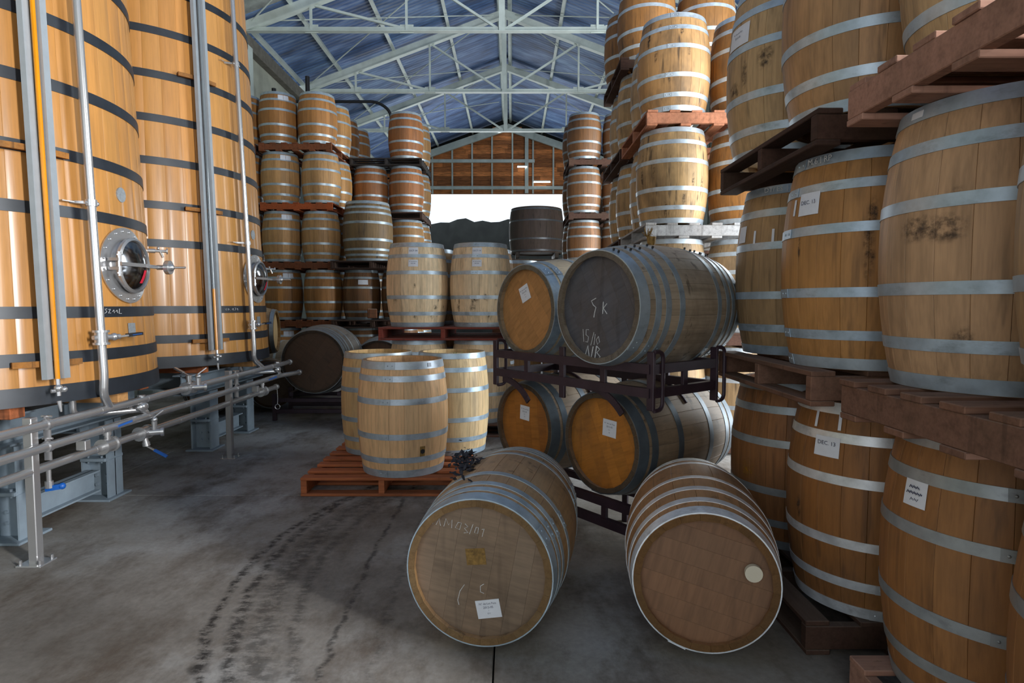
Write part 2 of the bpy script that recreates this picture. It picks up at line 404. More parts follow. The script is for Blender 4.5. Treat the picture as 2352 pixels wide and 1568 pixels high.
# ------------------------------------------------------------------ barrels
STD = dict(H=.905, rb=.35, rh=.297); LYS = dict(H=.93, rb=.35, rh=.297); CPS = dict(H=.93, rb=.35, rh=.297)
HOOPS6 = ((.027, .05), (.16, .04), (.355, .04), (.645, .04), (.84, .04), (.973, .05))
def prof(s, z): t = 2*z/s['H']-1; return s['rb']-(s['rb']-s['rh'])*t*t
TH_ = .027
def stave_geo(bm, s, n, i, nz=10, tint=None, gap=.0004):
    a0 = 2*pi*i/n; da = pi/n; rings = []
    for k in range(nz+1):
        z = s['H']*k/nz; r = prof(s, z); g = gap/r; pr = []
        ch = .0011
        if k in (0, nz): r -= .004
        for (a, rr) in ((-da+g, r-ch), (-da+g+ch*1.1/r, r), (-da*.33, r), (da*.33, r), (da-g-ch*1.1/r, r), (da-g, r-ch), (da-g, r-TH_), (-da+g, r-TH_)):
            pr.append(bm.verts.new((rr*cos(a0+a), rr*sin(a0+a), z)))
            if tint is not None: tint.append(tint_v[0])
        rings.append(pr)
    m = 8
    for A, Bq in zip(rings, rings[1:]):
        for k in range(m): bm.faces.new((A[k], A[(k+1) % m], Bq[(k+1) % m], Bq[k]))
    bm.faces.new(rings[0][::-1]); bm.faces.new(rings[-1])
tint_v = [1.0]
_mc = {}
def key(s): return (s['H'], s['rb'], s['rh'])
def stave_mesh(s, n, mat):
    k = ('st', key(s), n, mat.name)
    if k not in _mc:
        bm = bmesh.new(); stave_geo(bm, s, n, 0, 12); me = finish(bm, 'stave', True, 28, ends=True); me.materials.append(mat); me.materials.append(M['endgrain']); _mc[k] = me
    return _mc[k]
def body_mesh(s, n, var, mat):
    k = ('bd', key(s), n, var, mat.name)
    if k not in _mc:
        R = random.Random(var*13+5); bm = bmesh.new(); t = []
        for i in range(n):
            tint_v[0] = R.uniform(.80, 1.14); stave_geo(bm, s, n, i, 8, t)
        me = finish(bm, 'staves', True, 28, t, True); me.materials.append(mat); me.materials.append(M['endgrain']); _mc[k] = me
    return _mc[k]
def hoop_mesh(s, t, w, near, th=.0025):
    k = ('hp', key(s), t, w, near)
    if k not in _mc:
        bm = bmesh.new(); n = 64 if near else 40
        zc = s['H']*t; z0, z1 = max(.002, zc-w/2), min(s['H']-.002, zc+w/2); rings = []
        for i in range(n):
            a = 2*pi*i/n; ca, sa = cos(a), sin(a); r0, r1 = prof(s, z0), prof(s, z1)
            rings.append([bm.verts.new((r*ca, r*sa, z)) for r, z in ((r0-.003, z0), (r0+th, z0), (r1+th, z1), (r1-.003, z1))])
        for i in range(n):
            A, Bq = rings[i], rings[(i+1) % n]
            for q in range(4): bm.faces.new((A[q], Bq[q], Bq[(q+1) % 4], A[(q+1) % 4]))
        if near:                                            # lapped end and two rivets
            zc = (z0+z1)/2; r = prof(s, zc)+th; sl = math.atan2(prof(s, z1)-prof(s, z0), z1-z0)
            m = Matrix.Rotation(sl, 4, 'Y')
            v = bmesh.ops.create_cube(bm, size=1)['verts']
            bmesh.ops.transform(bm, matrix=Matrix.Translation((r+.0005, 0, zc)) @ m @ Matrix.Diagonal((.003, .075, (z1-z0)*.98, 1)), verts=v)
            for y in (-.018, .018):
                v = bmesh.ops.create_uvsphere(bm, u_segments=8, v_segments=5, radius=.0055)['verts']
                bmesh.ops.transform(bm, matrix=Matrix.Translation((r+.002, y, zc)) @ Matrix.Diagonal((.7, 1, 1, 1)), verts=v)
        me = finish(bm, 'hoop', True, 40); me.materials.append(M['hoop']); _mc[k] = me
    return _mc[k]
def strip_geo(bm, R, x0, x1, th, n=7):
    """one board of a round head: strip x0..x1 clipped by the circle R, top at z=0"""
    g = .0003; x0 = max(-R, x0+g); x1 = min(R, x1-g)
    xsx = [x0+(x1-x0)*i/n for i in range(n+1)]
    up = [(x, math.sqrt(max(0, R*R-x*x))) for x in xsx]; lo = [(x, -y) for x, y in reversed(up)]
    pts = [p for i, p in enumerate(up+lo) if i == 0 or (Vector(p)-Vector((up+lo)[i-1])).length > 1e-5]
    if (Vector(pts[0])-Vector(pts[-1])).length < 1e-5: pts.pop()
    a = [bm.verts.new((x, y, 0)) for x, y in pts]; b = [bm.verts.new((x, y, -th)) for x, y in pts]
    bm.faces.new(a); bm.faces.new(b[::-1])
    for i in range(len(a)):
        j = (i+1) % len(a); bm.faces.new((a[i], b[i], b[j], a[j]))
    return len(a)*2
CUTS = [-1.0, -.72, -.45, -.15, .12, .42, .70, 1.0]
def head_mesh(R, i=None):
    k = ('hd', round(R, 4), i)
    if k not in _mc:
        bm = bmesh.new(); t = []; rr = random.Random(3)
        for q in range(7):
            if i is None or q == i:
                nv = strip_geo(bm, R, CUTS[q]*R, CUTS[q+1]*R, .022); t += [rr.uniform(.88, 1.08) if i is None else 1.0]*nv
        me = finish(bm, 'head', False, tint=t); me.materials.append(M['head']); _mc[k] = me
    return _mc[k]
GAL = S('#b7c6d2'); DARKH = S('#5a626a'); WHITEH = S('#dfe3e6')
def var(c, a, R, d=None):
    k = R.uniform(1-a, 1+a); h = R.uniform(-.03, .03)
    return (c[0]*k*(1+h), c[1]*k, c[2]*k*(1-h), d if d is not None else 1.0)
BID = [0]
def barrel(label, loc, color, near=False, spec=STD, n=24, rot=(0, 0, 0), dirt=.5, hoops=HOOPS6, hoopc=GAL, headc=None,
           heads=(1, 1), detail_head=None, group=None, cat='barrel', tvar=.11, name='oak_barrel', spin=None, wood='oak'):
    """standing: origin at the centre of the foot; rot lays it down about that point"""
    BID[0] += 1; R = random.Random(BID[0]*7+1)
    root = thing(name, label, cat, loc, rot, group)
    sp = R.uniform(0, 6.28) if spin is None else spin
    if near:
        me = stave_mesh(spec, n, M[wood])
        for i in range(n): link('stave', me, None, root, (0, 0, 0), (0, 0, sp+2*pi*i/n), var(color, tvar, R, dirt))
    else:
        link('staves', body_mesh(spec, n, BID[0] % 4, M[wood]), None, root, (0, 0, 0), (0, 0, sp), color[:3]+(dirt,), 'stuff')
    for j, h in enumerate(hoops):
        hc = hoopc[j] if isinstance(hoopc, list) else hoopc
        link('hoop', hoop_mesh(spec, h[0], h[1], near), None, root, (0, 0, 0), (0, 0, sp+.9+j*.04), var(hc, .06, R))
    hc = headc or color
    for e in (0, 1):
        if not heads[e]: continue
        z = .036 if e == 0 else spec['H']-.036
        Rr = prof(spec, z)-TH_+.003; rx = pi if e == 0 else 0
        if detail_head == e:
            for i in range(7): link('head_board', head_mesh(Rr, i), None, root, (0, 0, z), (rx, 0, HEADROT.get(label, .5)), var(hc, .10, R, dirt*.8))
        else:
            link('head', head_mesh(Rr), None, root, (0, 0, z), (rx, 0, sp), hc[:3]+(dirt,))
    return root
HEADROT = {}
def curved_patch(spec, a0, a1, z0, z1, off=.004, n=6):
    bm = bmesh.new(); g = []
    for j in range(4):
        z = z0+(z1-z0)*j/3
        g.append([bm.verts.new(((prof(spec, z)+off)*cos(a0+(a1-a0)*i/n), (prof(spec, z)+off)*sin(a0+(a1-a0)*i/n), z)) for i in range(n+1)])
    for j in range(3):
        for i in range(n): bm.faces.new((g[j][i], g[j][i+1], g[j+1][i+1], g[j+1][i]))
    r = bmesh.ops.extrude_face_region(bm, geom=list(bm.faces))
    for v in [x for x in r['geom'] if isinstance(x, bmesh.types.BMVert)]:
        d = Vector((v.co.x, v.co.y, 0)).normalized(); v.co -= d*.0012
    return finish(bm, 'patch', True)
def side_label(root, spec, az, z, w, h, lines=(), tilt=0, color=None):
    """paper label pasted on the side of a standing barrel at world azimuth az"""
    r = prof(spec, z); da = w/r/2
    p = link('paper_label', curved_patch(spec, az-da, az+da, z-h/2, z+h/2), M['paper'], root)
    sl = math.atan2(prof(spec, z+h/2)-prof(spec, z-h/2), h)
    for (t, size, dz) in lines:
        rr = prof(spec, z+dz)+.0062
        text(t, size, p, (rr*cos(az), rr*sin(az), z+dz), (pi/2-sl*0, 0, az+pi/2), M['ink'])
    return p
LOT = (('N\u00b0 de Lot Futs', .012, .024), ('2012-05', .014, .006), ('1', .009, -.010), ('E.V.', .010, -.022))
TAN = S('#b98a58'); NEW = S('#d2aa78'); OLD = S('#8d6238'); GOLD = S('#b07a3c'); PALE = S('#d8bd96'); GREY = S('#8b7d6c')

# right-hand columns beside the camera
LW = ['floor level', 'second level', 'third level', 'fourth level', 'fifth level']
LEV = [.145, 1.195, 2.245, 3.295, 4.345]; LEVC = [.145, 1.22]
def az_cam(x, y): return math.atan2(-y, -x)
G_R = 'oak barrels stacked on pallets at the right'
lv = ['floor level', 'second level', 'third level']
RC = {}
tx = {0: [1.63, 1.635, 1.56], 1: [1.64, 1.585, 1.56], 2: [1.66, 1.61, 1.66], 3: [1.57, 1.53, None]}
ty = {0: [3.46]*3, 1: [2.745, 2.74, 2.74], 2: [2.03, 2.015, 2.04], 3: [1.33, 1.32, None]}
cols = {(0, 0): (S('#966238'), .5), (0, 1): (S('#a8875f'), .5), (0, 2): (S('#b9986d'), .5),
        (1, 0): (S('#906034'), .5), (1, 1): (S('#ad7c47'), .4), (1, 2): (S('#b3895f'), .55),
        (2, 0): (S('#9a6a3e'), .45), (2, 1): (S('#bb9570'), .45), (2, 2): (S('#bc9a70'), .4), (3, 0): (S('#9a6a3e'), .4), (3, 1): (S('#b79368'), .4)}
RL = {(0, 0): 'brown oak barrel with yellow smear, bottom of the far column at the right',
      (0, 1): 'tan oak barrel, middle of the far right column, hoops chalked on top',
      (0, 2): 'tall tan oak barrel with torn paper label atop the far right column',
      (1, 0): 'brown white-hooped oak barrel labelled DEC 13 on the lower right pallet',
      (1, 1): 'orange oak barrel labelled DEC. 13 with dark leak streak, above the white-hooped one',
      (1, 2): 'scuffed oak barrel on the dark upper pallet above the two DEC 13 barrels',
      (2, 0): 'large brown oak barrel with crumpled paper label at the lower right',
      (2, 1): 'large tan oak barrel with two dark mould spots at the right',
      (2, 2): 'oak barrel on the sloping-looking pink pallet at the upper right corner',
      (3, 0): 'sliver of brown oak barrel cut off at the lower right edge',
      (3, 1): 'tan oak barrel cut off at the right edge beside the mould-spotted one'}
for (c, l), (colr, d) in cols.items():
    hc = GAL
    if (c, l) == (1, 0): hc = WHITEH
    elif l == 0: hc = S('#a3a8aa')
    RC[c, l] = barrel(RL[c, l], (tx[c][l], ty[c][l], LEV[l]), colr, True, STD, 22, (0, 0, 0), d, HOOPS6, hc, group=G_R)
for c, y in enumerate((3.46, 2.745, 2.03)):
    for l in range(3):
        barrel('oak barrel, %s, wall side, hidden behind the %s visible column at right' % (LW[l], ('far', 'middle', 'near')[c]), (2.372, y, LEV[l]), S('#b0875a'), False, dirt=.4, group=G_R)
def at(c, l): return az_cam(tx[c][l], ty[c][l])
side_label(RC[1, 0], STD, at(1, 0)-.52, .715, .11, .085, (('DEC. 13', .024, .014),))
side_label(RC[1, 1], STD, at(1, 1)-.72, .70, .105, .095, (('DEC. 13', .023, .006),))
side_label(RC[2, 0], STD, at(2, 0)-.72, .70, .085, .085, ())
side_label(RC[0, 2], STD, at(0, 2)-.95, .665, .17, .11, (('N\u00b0 de Lot Futs', .013, .02), ('2012-05', .015, -.004)))
side_label(RC[0, 1], STD, at(0, 1)-1.1, .66, .08, .09)
for (c, l, da, z) in ((1, 1, -.98, .70), (0, 1, -.75, .64), (0, 1, -.42, .64), (1, 0, -.72, .83), (1, 0, -.38, .83)):
    o = link('paper_scrap', curved_patch(STD, at(c, l)+da-.02, at(c, l)+da+.02, z-.04, z+.03), M['paper'], RC[c, l])
for (c, l, w, da) in ((1, 1, 'M.6 | RP', -.35), (0, 1, 'DT/ ES  | P', -.1), (2, 1, '', 0)):
    if w:
        r = prof(STD, .88)+.0052; a = at(c, l)+da-.3
        text(w, .035, RC[c, l], (r*cos(a), r*sin(a), .88), (pi/2, 0, a+pi/2), M['chalk'], 'chalk_lettering')
a_ = at(2, 0)-.72; r_ = prof(STD, .70)+.0062
for dz, wv, k in ((.022, .020, 5), (.002, .031, 8), (-.020, .016, 4)):
    strokes('handwriting', [[(-wv+2*wv*i/(k*3), .005*((i*7) % 5-2)/2) for i in range(k*3+1)]], RC[2, 0], (r_*cos(a_), r_*sin(a_), .70+dz), (pi/2, 0, a_+pi/2), .0011, M['ink'])
r_ = side_label(RC[2, 1], STD, at(2, 1)-.85, .878, .05, .022)

def m_mould():
    g = N('mould_stain'); n = g.noise(g.world(), 38, 4, .7); uv = g.n('ShaderNodeAttribute', attribute_name='tint')
    al = g.math('MULTIPLY', g.ramp(n, [(.40, .0), (.66, .7)]), uv.outputs['Fac'])
    return g.out(S('#2c2a2a'), .8, 0, None, Alpha=al)
M['mould'] = m_mould()
def stain(root, spec, az, z, w, h, seed=0, mat=None):
    R = random.Random(seed); bm = bmesh.new(); n = 9; g = []; t = []; r = prof(spec, z)
    for j in range(n):
        row = []
        for i in range(n):
            u, v = 2*i/(n-1)-1, 2*j/(n-1)-1; zz = z+v*h/2; rr = prof(spec, zz)+.0013; a = az+u*w/2/r
            row.append(bm.verts.new((rr*cos(a), rr*sin(a), zz))); t.append(max(0, min(1, (1-math.hypot(u, v))*2.2*R.uniform(.5, 1.2))))
        g.append(row)
    for j in range(n-1):
        for i in range(n-1): bm.faces.new((g[j][i], g[j][i+1], g[j+1][i+1], g[j+1][i]))
    return link('mould_stain', finish(bm, 'stain', True, 80, t), mat or M['mould'], root)
for (c, l, da, z, w, h) in ((2, 1, -.33, .595, .06, .06), (2, 1, -.40, .50, .14, .10), (2, 1, -.66, .51, .14, .10), (1, 1, .02, .50, .05, .34), (1, 1, .05, .64, .04, .14), (1, 1, -.82, .52, .02, .12),
                            (1, 2, -.75, .60, .10, .11), (1, 2, -.5, .62, .12, .16), (1, 2, .1, .72, .16, .05), (0, 2, -.75, .45, .05, .18), (0, 2, -.4, .50, .10, .14), (0, 2, -1.0, .38, .12, .10), (1, 0, -.9, .42, .04, .12), (2, 1, -.25, .17, .07, .08)):
    stain(RC[c, l], STD, at(c, l)+da, z, w, h, int(z*100)+c)
M['smear'] = M['mould'].copy(); M['smear'].name = 'yellow_smear'
M['smear'].node_tree.nodes['Principled BSDF'].inputs['Base Color'].default_value = S('#c98a1a')
o = stain(RC[0, 0], STD, at(0, 0)-.75, .42, .10, .12, 5, M['smear']); o.name = 'yellow_smear'; o['label'] = 'yellow smear on the staves'
# ------------------------------------------------------------------ pallets
def pallet(label, cx, cy, z, lx, ly, color, along='y', nb=7, group='timber pallets', dirt=.5, near=True):
    """boards run along x or y; stringers run across them"""
    if along == 'x': L, Wd, rz = lx, ly, 0
    else: L, Wd, rz = ly, lx, pi/2
    t = thing('pallet', label, 'pallet', (cx, cy, z), (0, 0, rz), group); R = random.Random(int(cx*97+cy*31+z*53))
    bw = .10 if nb >= 7 else .12
    for i in range(nb):
        y = -Wd/2+bw/2+(Wd-bw)*i/(nb-1)
        link('top_board', box_mesh((L, bw, .022), .003), M['timber'], t, (R.uniform(-.008, .008), y, .134), (0, 0, R.uniform(-.006, .006)), var(color, .15, R, dirt))
    for i in range(3):
        x = (-L/2+.025, 0, L/2-.025)[i]
        link('stringer', box_mesh((.045, Wd, .1), .003), M['timber'], t, (x, 0, .073), (0, 0, 0), var(color, .10, R, dirt))
    for i in range(5 if near else 3):
        k = 5 if near else 3; y = -Wd/2+bw/2+(Wd-bw)*i/(k-1)
        link('bottom_board', box_mesh((L, bw, .022), .003), M['timber'], t, (0, y, .0115), (0, 0, R.uniform(-.006, .006)), var(color, .15, R, dirt))
    return t
PB = S('#7a5a4a'); PR = S('#a5542f'); PD = S('#4a352c'); PG = S('#a8a6a4'); PP = S('#a27a68'); PO = S('#b5785a')
pallet('dark timber pallet on the floor beneath the DEC 13 column', 1.955, 3.03, 0, 1.45, 1.12, PD, 'y')
pallet('worn brown pallet carrying the middle barrels of the two far right columns', 1.945, 3.03, 1.05, 1.45, 1.12, PB, 'y')
pallet('dark upper pallet under the two top barrels of the far right columns', 1.935, 3.03, 2.10, 1.45, 1.12, PD, 'y')
pallet('pale timber pallet on the floor at the lower right corner', 2.0, 1.66, 0, 1.45, 1.14, PP, 'x')
pallet('grey brown pallet between the two large right edge barrels', 1.935, 1.66, 1.05, 1.45, 1.14, PB, 'x')
pallet('pinkish pallet at the upper right, edge seen from below', 1.925, 1.66, 2.10, 1.45, 1.14, PP, 'x')

# ------------------------------------------------------------------ second stack on the right, beyond the rack
G2 = 'oak barrels of the second stack on the right'
LW = ['floor level', 'second level', 'third level', 'fourth level', 'fifth level']
RW = ['front row', 'second row', 'third row', 'rear row']
s2y = [6.17, 6.88, 7.6, 8.32]; s2x = [1.60, 1.665, 1.63, 1.66]
for l in range(5):
    for r in range(4):
        if l == 4 and r < 2: continue
        for q in (0, 1):
            if q == 1 and not (r == 0 or (l == 4 and r == 2)): continue
            x = s2x[r]+(.715 if q else 0)+random.uniform(-.006, .006)
            if l == 4 and r == 3: x = 1.58
            colr = random.choice([S('#bb9767'), S('#c3a074'), S('#b88d5b')]) if not q else S('#9c6c38')
            if l == 4: colr = S('#9a6b3a')
            if l < 2: colr = S('#a58a66')
            labl = 'stained oak barrel, %s, %s, %s side of the second stack at right' % (LW[l], RW[r], 'wall' if q else 'aisle')
            if (l, r, q) == (2, 0, 0): labl = 'bright half-lit oak barrel on the whitish pallet above the grey cask'
            if (l, r, q) == (3, 0, 0): labl = 'black-streaked oak barrel on the orange pallet, front of second stack at right'
            dk = .95 if (r == 0 and q == 0) else .8
            o = barrel(labl, (x, s2y[r], LEV[l]), colr, r < 3 and q == 0 or (r == 0 and l > 1), STD, 22, (0, 0, 0), dk, HOOPS6, S('#c3ced6'), group=G2)
            if r == 0 and q == 0 and l > 1:                      # black drips from the seams
                a0 = az_cam(x, s2y[r])
                for k in range(9):
                    stain(o, STD, a0+random.uniform(-1.1, 1.1), random.uniform(.12, .8), random.uniform(.02, .05), random.uniform(.08, .26), k+l*20)
for l in range(5):
    for b in range(2):
        if l == 4 and b == 0: continue
        c = {2: PG, 3: PO}.get(l, PD) if b == 0 else PD
        nm = {2: 'whitish weathered', 3: 'orange', 4: 'dark'}.get(l, 'dark brown') if b == 0 else 'dark'
        pallet('%s pallet under the %s barrels, %s half of the second right stack' % (nm, LW[l], 'front' if b == 0 else 'rear'), 1.95, (6.52, 7.96)[b], LEV[l]-.145, 1.36, 1.34, c, 'y')
# far stack on the right
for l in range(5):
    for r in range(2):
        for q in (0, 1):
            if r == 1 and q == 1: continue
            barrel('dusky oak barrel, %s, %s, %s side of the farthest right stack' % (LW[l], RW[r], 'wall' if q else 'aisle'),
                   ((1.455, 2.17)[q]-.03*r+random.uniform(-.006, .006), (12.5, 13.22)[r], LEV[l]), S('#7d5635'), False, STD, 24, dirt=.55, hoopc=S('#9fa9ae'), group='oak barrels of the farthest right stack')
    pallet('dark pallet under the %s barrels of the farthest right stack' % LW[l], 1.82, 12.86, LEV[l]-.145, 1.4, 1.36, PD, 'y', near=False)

# tall stacks on the left behind the tanks
G3 = 'oak barrels of the tall stack behind the tanks'
xj = {0: [-4.25, -4.24, -4.24, -4.24, -4.26], 1: [-3.52, -3.50, -3.52, -3.50, -3.55]}
for l in range(5):
    for q in (0, 1):
        barrel('oak barrel with paper tags, %s, %s column, front of the stack behind the tanks' % (LW[l], ('inner', 'outer')[q]) if q == 0 else
               'tan oak barrel, %s, aisle-side column of the stack behind the tanks, front row' % LW[l],
               (xj[q][l], 11.35, LEV[l]), (S('#a8743f') if l in (0, 1, 4) else S('#b58a58')), False, STD, 26, dirt=.3, hoopc=S('#a9b7bf'), group=G3)
        R0 = bpy.context.scene.collection.objects
    barrel('tan oak barrel, %s, second row on the aisle side of the stack behind tanks' % LW[l], (-3.48, 12.06, LEV[l]), S('#b08048'), False, STD, 26, dirt=.3, hoopc=S('#a9b7bf'), group=G3)
    barrel('tan oak barrel, %s, third row on the aisle side of the stack behind tanks' % LW[l], (-3.52, 12.85, LEV[l]), S('#94602f'), False, STD, 26, dirt=.4, hoopc=S('#a9b7bf'), group=G3)
    barrel('tan oak barrel, %s, rear row on the aisle side of the stack behind tanks' % LW[l], (-3.46, 13.58, LEV[l]), S('#a06c3a'), False, STD, 26, dirt=.4, hoopc=S('#a9b7bf'), group=G3)
    barrel('tan oak barrel half hidden by the far tank, %s, wall side of the stack' % LW[l], (-4.95, 11.45, LEV[l]), S('#a8743f'), False, STD, 26, dirt=.3, hoopc=S('#a9b7bf'), group=G3)
    barrel('tan oak barrel behind the far tank, %s, second row against the wall' % LW[l], (-5.2, 12.2, LEV[l]), S('#a8743f'), False, STD, 26, dirt=.3, hoopc=S('#a9b7bf'), group=G3)
    pallet('red brown pallet under the %s barrels, front of the stack behind the tanks' % LW[l], -3.86, 11.70, LEV[l]-.145, 1.3, 1.36, S('#7d4a30') if l != 3 else PR, 'y')
    pallet('brown pallet under the %s barrels, rear of the stack behind the tanks' % LW[l], -3.71, 13.2, LEV[l]-.145, 1.0, 1.4, S('#6d4632'), 'y', near=False)
    pallet('brown pallet under the %s wall-side barrels behind the far tank' % LW[l], -5.15, 11.8, LEV[l]-.145, 1.1, 1.4, S('#6d4632'), 'y', near=False)
def tags_on(root, x, y, z, spec, azs, zl, w=.09, h=.085):
    for a in azs: side_label(root, spec, a, zl, w, h)
for o in [o for o in COL.objects if o.type == 'EMPTY' and o.get('category') == 'barrel' and 'paper tags' in o.get('label', '')]:
    a = az_cam(o.location.x, o.location.y); tags_on(o, 0, 0, 0, STD, (a+.12, a+.42), .80)
# mixed stack between them and the gable
G4 = 'oak barrels of the mixed stack left of the gable opening'
for l in range(5):
    for q in (0, 1):
        if l == 4 and q == 0: continue
        barrel('reddish oak barrel, %s, %s column of the stack left of the gable opening' % (LW[l], ('inner', 'aisle-side')[q]),
               ((-2.845, -2.13)[q], 12.46, LEV[l]), S('#9a6338') if l > 2 else S('#9d7548'), False, STD, 26, dirt=.35, hoopc=S('#a9b7bf'), group=G4)
    barrel('reddish oak barrel, %s, second row of the stack left of the gable opening' % LW[l], (-2.08, 13.2, LEV[l]), S('#9d7548'), False, STD, 26, dirt=.35, hoopc=S('#a9b7bf'), group=G4)
    pallet('%s pallet under the %s barrels left of the gable opening' % ('black' if l == 4 else 'dark', LW[l]), -2.48, 12.83, LEV[l]-.145, 1.42, 1.36, S('#33302f') if l == 4 else PD, 'x', near=False)
PUN = dict(H=1.09, rb=.455, rh=.385)
for l in range(2):
    for q in (0, 1):
        o = barrel('brown oak barrel, %s, %s, beneath the big stained cask' % (LW[l], ('tank side', 'aisle side')[q]), ((-2.80, -2.08)[q], 11.4, LEV[l]), S('#7e5632'), False, STD, 26, dirt=.6, hoopc=S('#98a3a8'), group='oak barrels beneath the big stained cask')
        if l == 1: a = az_cam(-2.8, 11.4); tags_on(o, 0, 0, 0, STD, (a-.05, a+.2), .68)
barrel('big stained cask with five upper hoops, on the third level left of the opening', (-2.67, 11.4, LEV[2]), S('#78603f'), True, PUN, 28, dirt=.9,
       hoops=((.03, .05), (.11, .04), (.20, .04), (.36, .045), (.64, .045), (.80, .04), (.89, .04), (.97, .05)), hoopc=S('#a3afb5'), cat='cask', name='large_cask')
for l in range(3):
    pallet('dark open-ended pallet under the %s of the big stained cask stack' % LW[l], -2.50, 11.42, LEV[l]-.145, 1.42, 1.2, S('#43322b'), 'x')
o = tag(link('wood_block', box_mesh((.17, .12, .17), .01), M['timber'], None, (-2.52, 11.0, 1.225+.085), (0, 0, .25), S('#7a4a30')+()), 'small brown wood block on a dark pallet beside a barrel', 'block')
# black bent pipe above the left stacks
o = tag(link('bent_pipe', B(lambda bm: sweep(bm, arc([(-5.6, 14.6, 6.22), (-4.4, 14.6, 6.22), (-3.15, 14.6, 6.22), (-2.84, 14.6, 6.0), (-2.78, 14.4, 3.5), (-2.78, 14.4, .0)], .18), .035, 8), 'pipe', True), M['black']), 'black bent pipe passing over the left barrel stacks', 'pipe')
for x, h, lab in ((-4.72, 6.72, 'taller black upright pipe rising behind the top barrels on the left'), (-5.5, 6.45, 'short black upright pipe end behind the top left barrels')):
    tag(link('upright_pipe', B(lambda bm: rod(bm, (0, 0, 0), (0, 0, h), .05, 10), 'up', True), M['black'], None, (x, 14.4, 0)), lab, 'pipe')
# low stack straight ahead behind the rack
for l in range(2):
    for q in (0, 1):
        barrel('pale oak barrel, %s, %s, standing behind the steel barrel rack' % (LW[l], ('pallet side', 'wall side')[q]), ((.08, .80)[q], 9.0, LEV[l]), S('#c7a678'), False, STD, 26, dirt=.4, hoopc=S('#b5c2ca'), group='pale barrels behind the rack')
    pallet('brown pallet under the %s pale barrels behind the rack' % LW[l], .44, 9.0, LEV[l]-.145, 1.42, 1.2, PB, 'y', near=False)
# dark vat on its tall stand before the opening
VAT = dict(H=1.40, rb=.86, rh=.80)
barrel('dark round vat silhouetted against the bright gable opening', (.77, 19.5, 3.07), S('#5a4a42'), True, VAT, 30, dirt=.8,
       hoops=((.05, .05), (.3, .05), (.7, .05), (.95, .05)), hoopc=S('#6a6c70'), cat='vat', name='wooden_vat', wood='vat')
t = thing('vat_stand', 'tall dark timber stand carrying the vat at the opening', 'stand', (.77, 19.5, 0))
for sx in (-1, 1):
    for sy in (-1, 1): link('leg', box_mesh((.14, .14, 2.9), .01), M['vat'], t, (sx*.75, sy*.6, 1.45), (0, 0, 0), S('#3a3029'))
    link('beam', box_mesh((.12, 1.5, .16), .01), M['vat'], t, (sx*.6, 0, 2.98), (0, 0, 0), S('#3a3029'))
link('cross_beam', box_mesh((1.7, .12, .14), .01), M['vat'], t, (0, -.62, 2.80), (0, 0, 0), S('#4a3a30'))
link('cross_beam', box_mesh((1.7, .12, .14), .01), M['vat'], t, (0, .62, 2.80), (0, 0, 0), S('#4a3a30'))
link('cross_beam', box_mesh((1.7, .12, .14), .01), M['vat'], t, (0, -.62, 1.2), (0, 0, 0), S('#4a3a30'))

# ------------------------------------------------------------------ centre: stacked pair with red pallet
G5 = 'new pale barrels stacked in the centre'
cp = {}
for l in range(2):
    for r in range(2):
        for q in (0, 1):
            x = ((-1.085, -.36) if l else (-1.07, -.36))[q]+(.04 if r else 0)
            lab = {(1, 0, 0): 'pale barrel with two paper notes, left one on the red centre pallet',
                   (1, 0, 1): 'pale barrel with two paper notes, right one on the red centre pallet',
                   (0, 0, 1): 'pale grey-streaked barrel under the right end of the red centre pallet',
                   (0, 0, 0): 'pale barrel hidden under the left end of the red centre pallet'}.get((l, r, q), 'pale barrel behind, %s, %s, rear row of the red centre pallet stack' % (LW[l], ('left', 'right')[q]))
            cp[l, r, q] = barrel(lab, (x, (7.02, 7.74)[r], LEVC[l]), S('#ecd0a8') if r == 0 else S('#c29a6a'), r == 0, CPS, 24, dirt=.35, hoopc=S('#b9c8d4'), group=G5)
for q in (0, 1):
    a0 = az_cam((-1.085, -.36)[q], 7.02); rr = random.Random(q+40)
    for k in range(11): stain(cp[1, 0, q], CPS, a0+rr.uniform(-1.1, 1.1), rr.choice((.13, .22, .30, .33, .45)), rr.uniform(.03, .08), rr.uniform(.05, .12), k+q*30)
NOTE1 = (('OCT 14', .026, .0),); 
for q, x in ((0, -1.085), (1, -.36)):
    a = az_cam(x, 7.02)+(-.13 if q == 0 else -.12)
    side_label(cp[1, 0, q], CPS, a, .835, .105, .075, NOTE1)
    side_label(cp[1, 0, q], CPS, a, .70, .105, .075, (('N\u00b0 de Lot Futs', .014, .018), ('2012-05', .015, -.004)))
pallet('red stained pallet with open ends in the centre, two pale barrels on it', -.76, 7.37, 1.075, 1.42, 1.38, S('#7c3a30'), 'x')
pallet('low brown pallet on the floor beneath the pale centre barrels', -.76, 7.37, 0, 1.42, 1.38, PB, 'x')

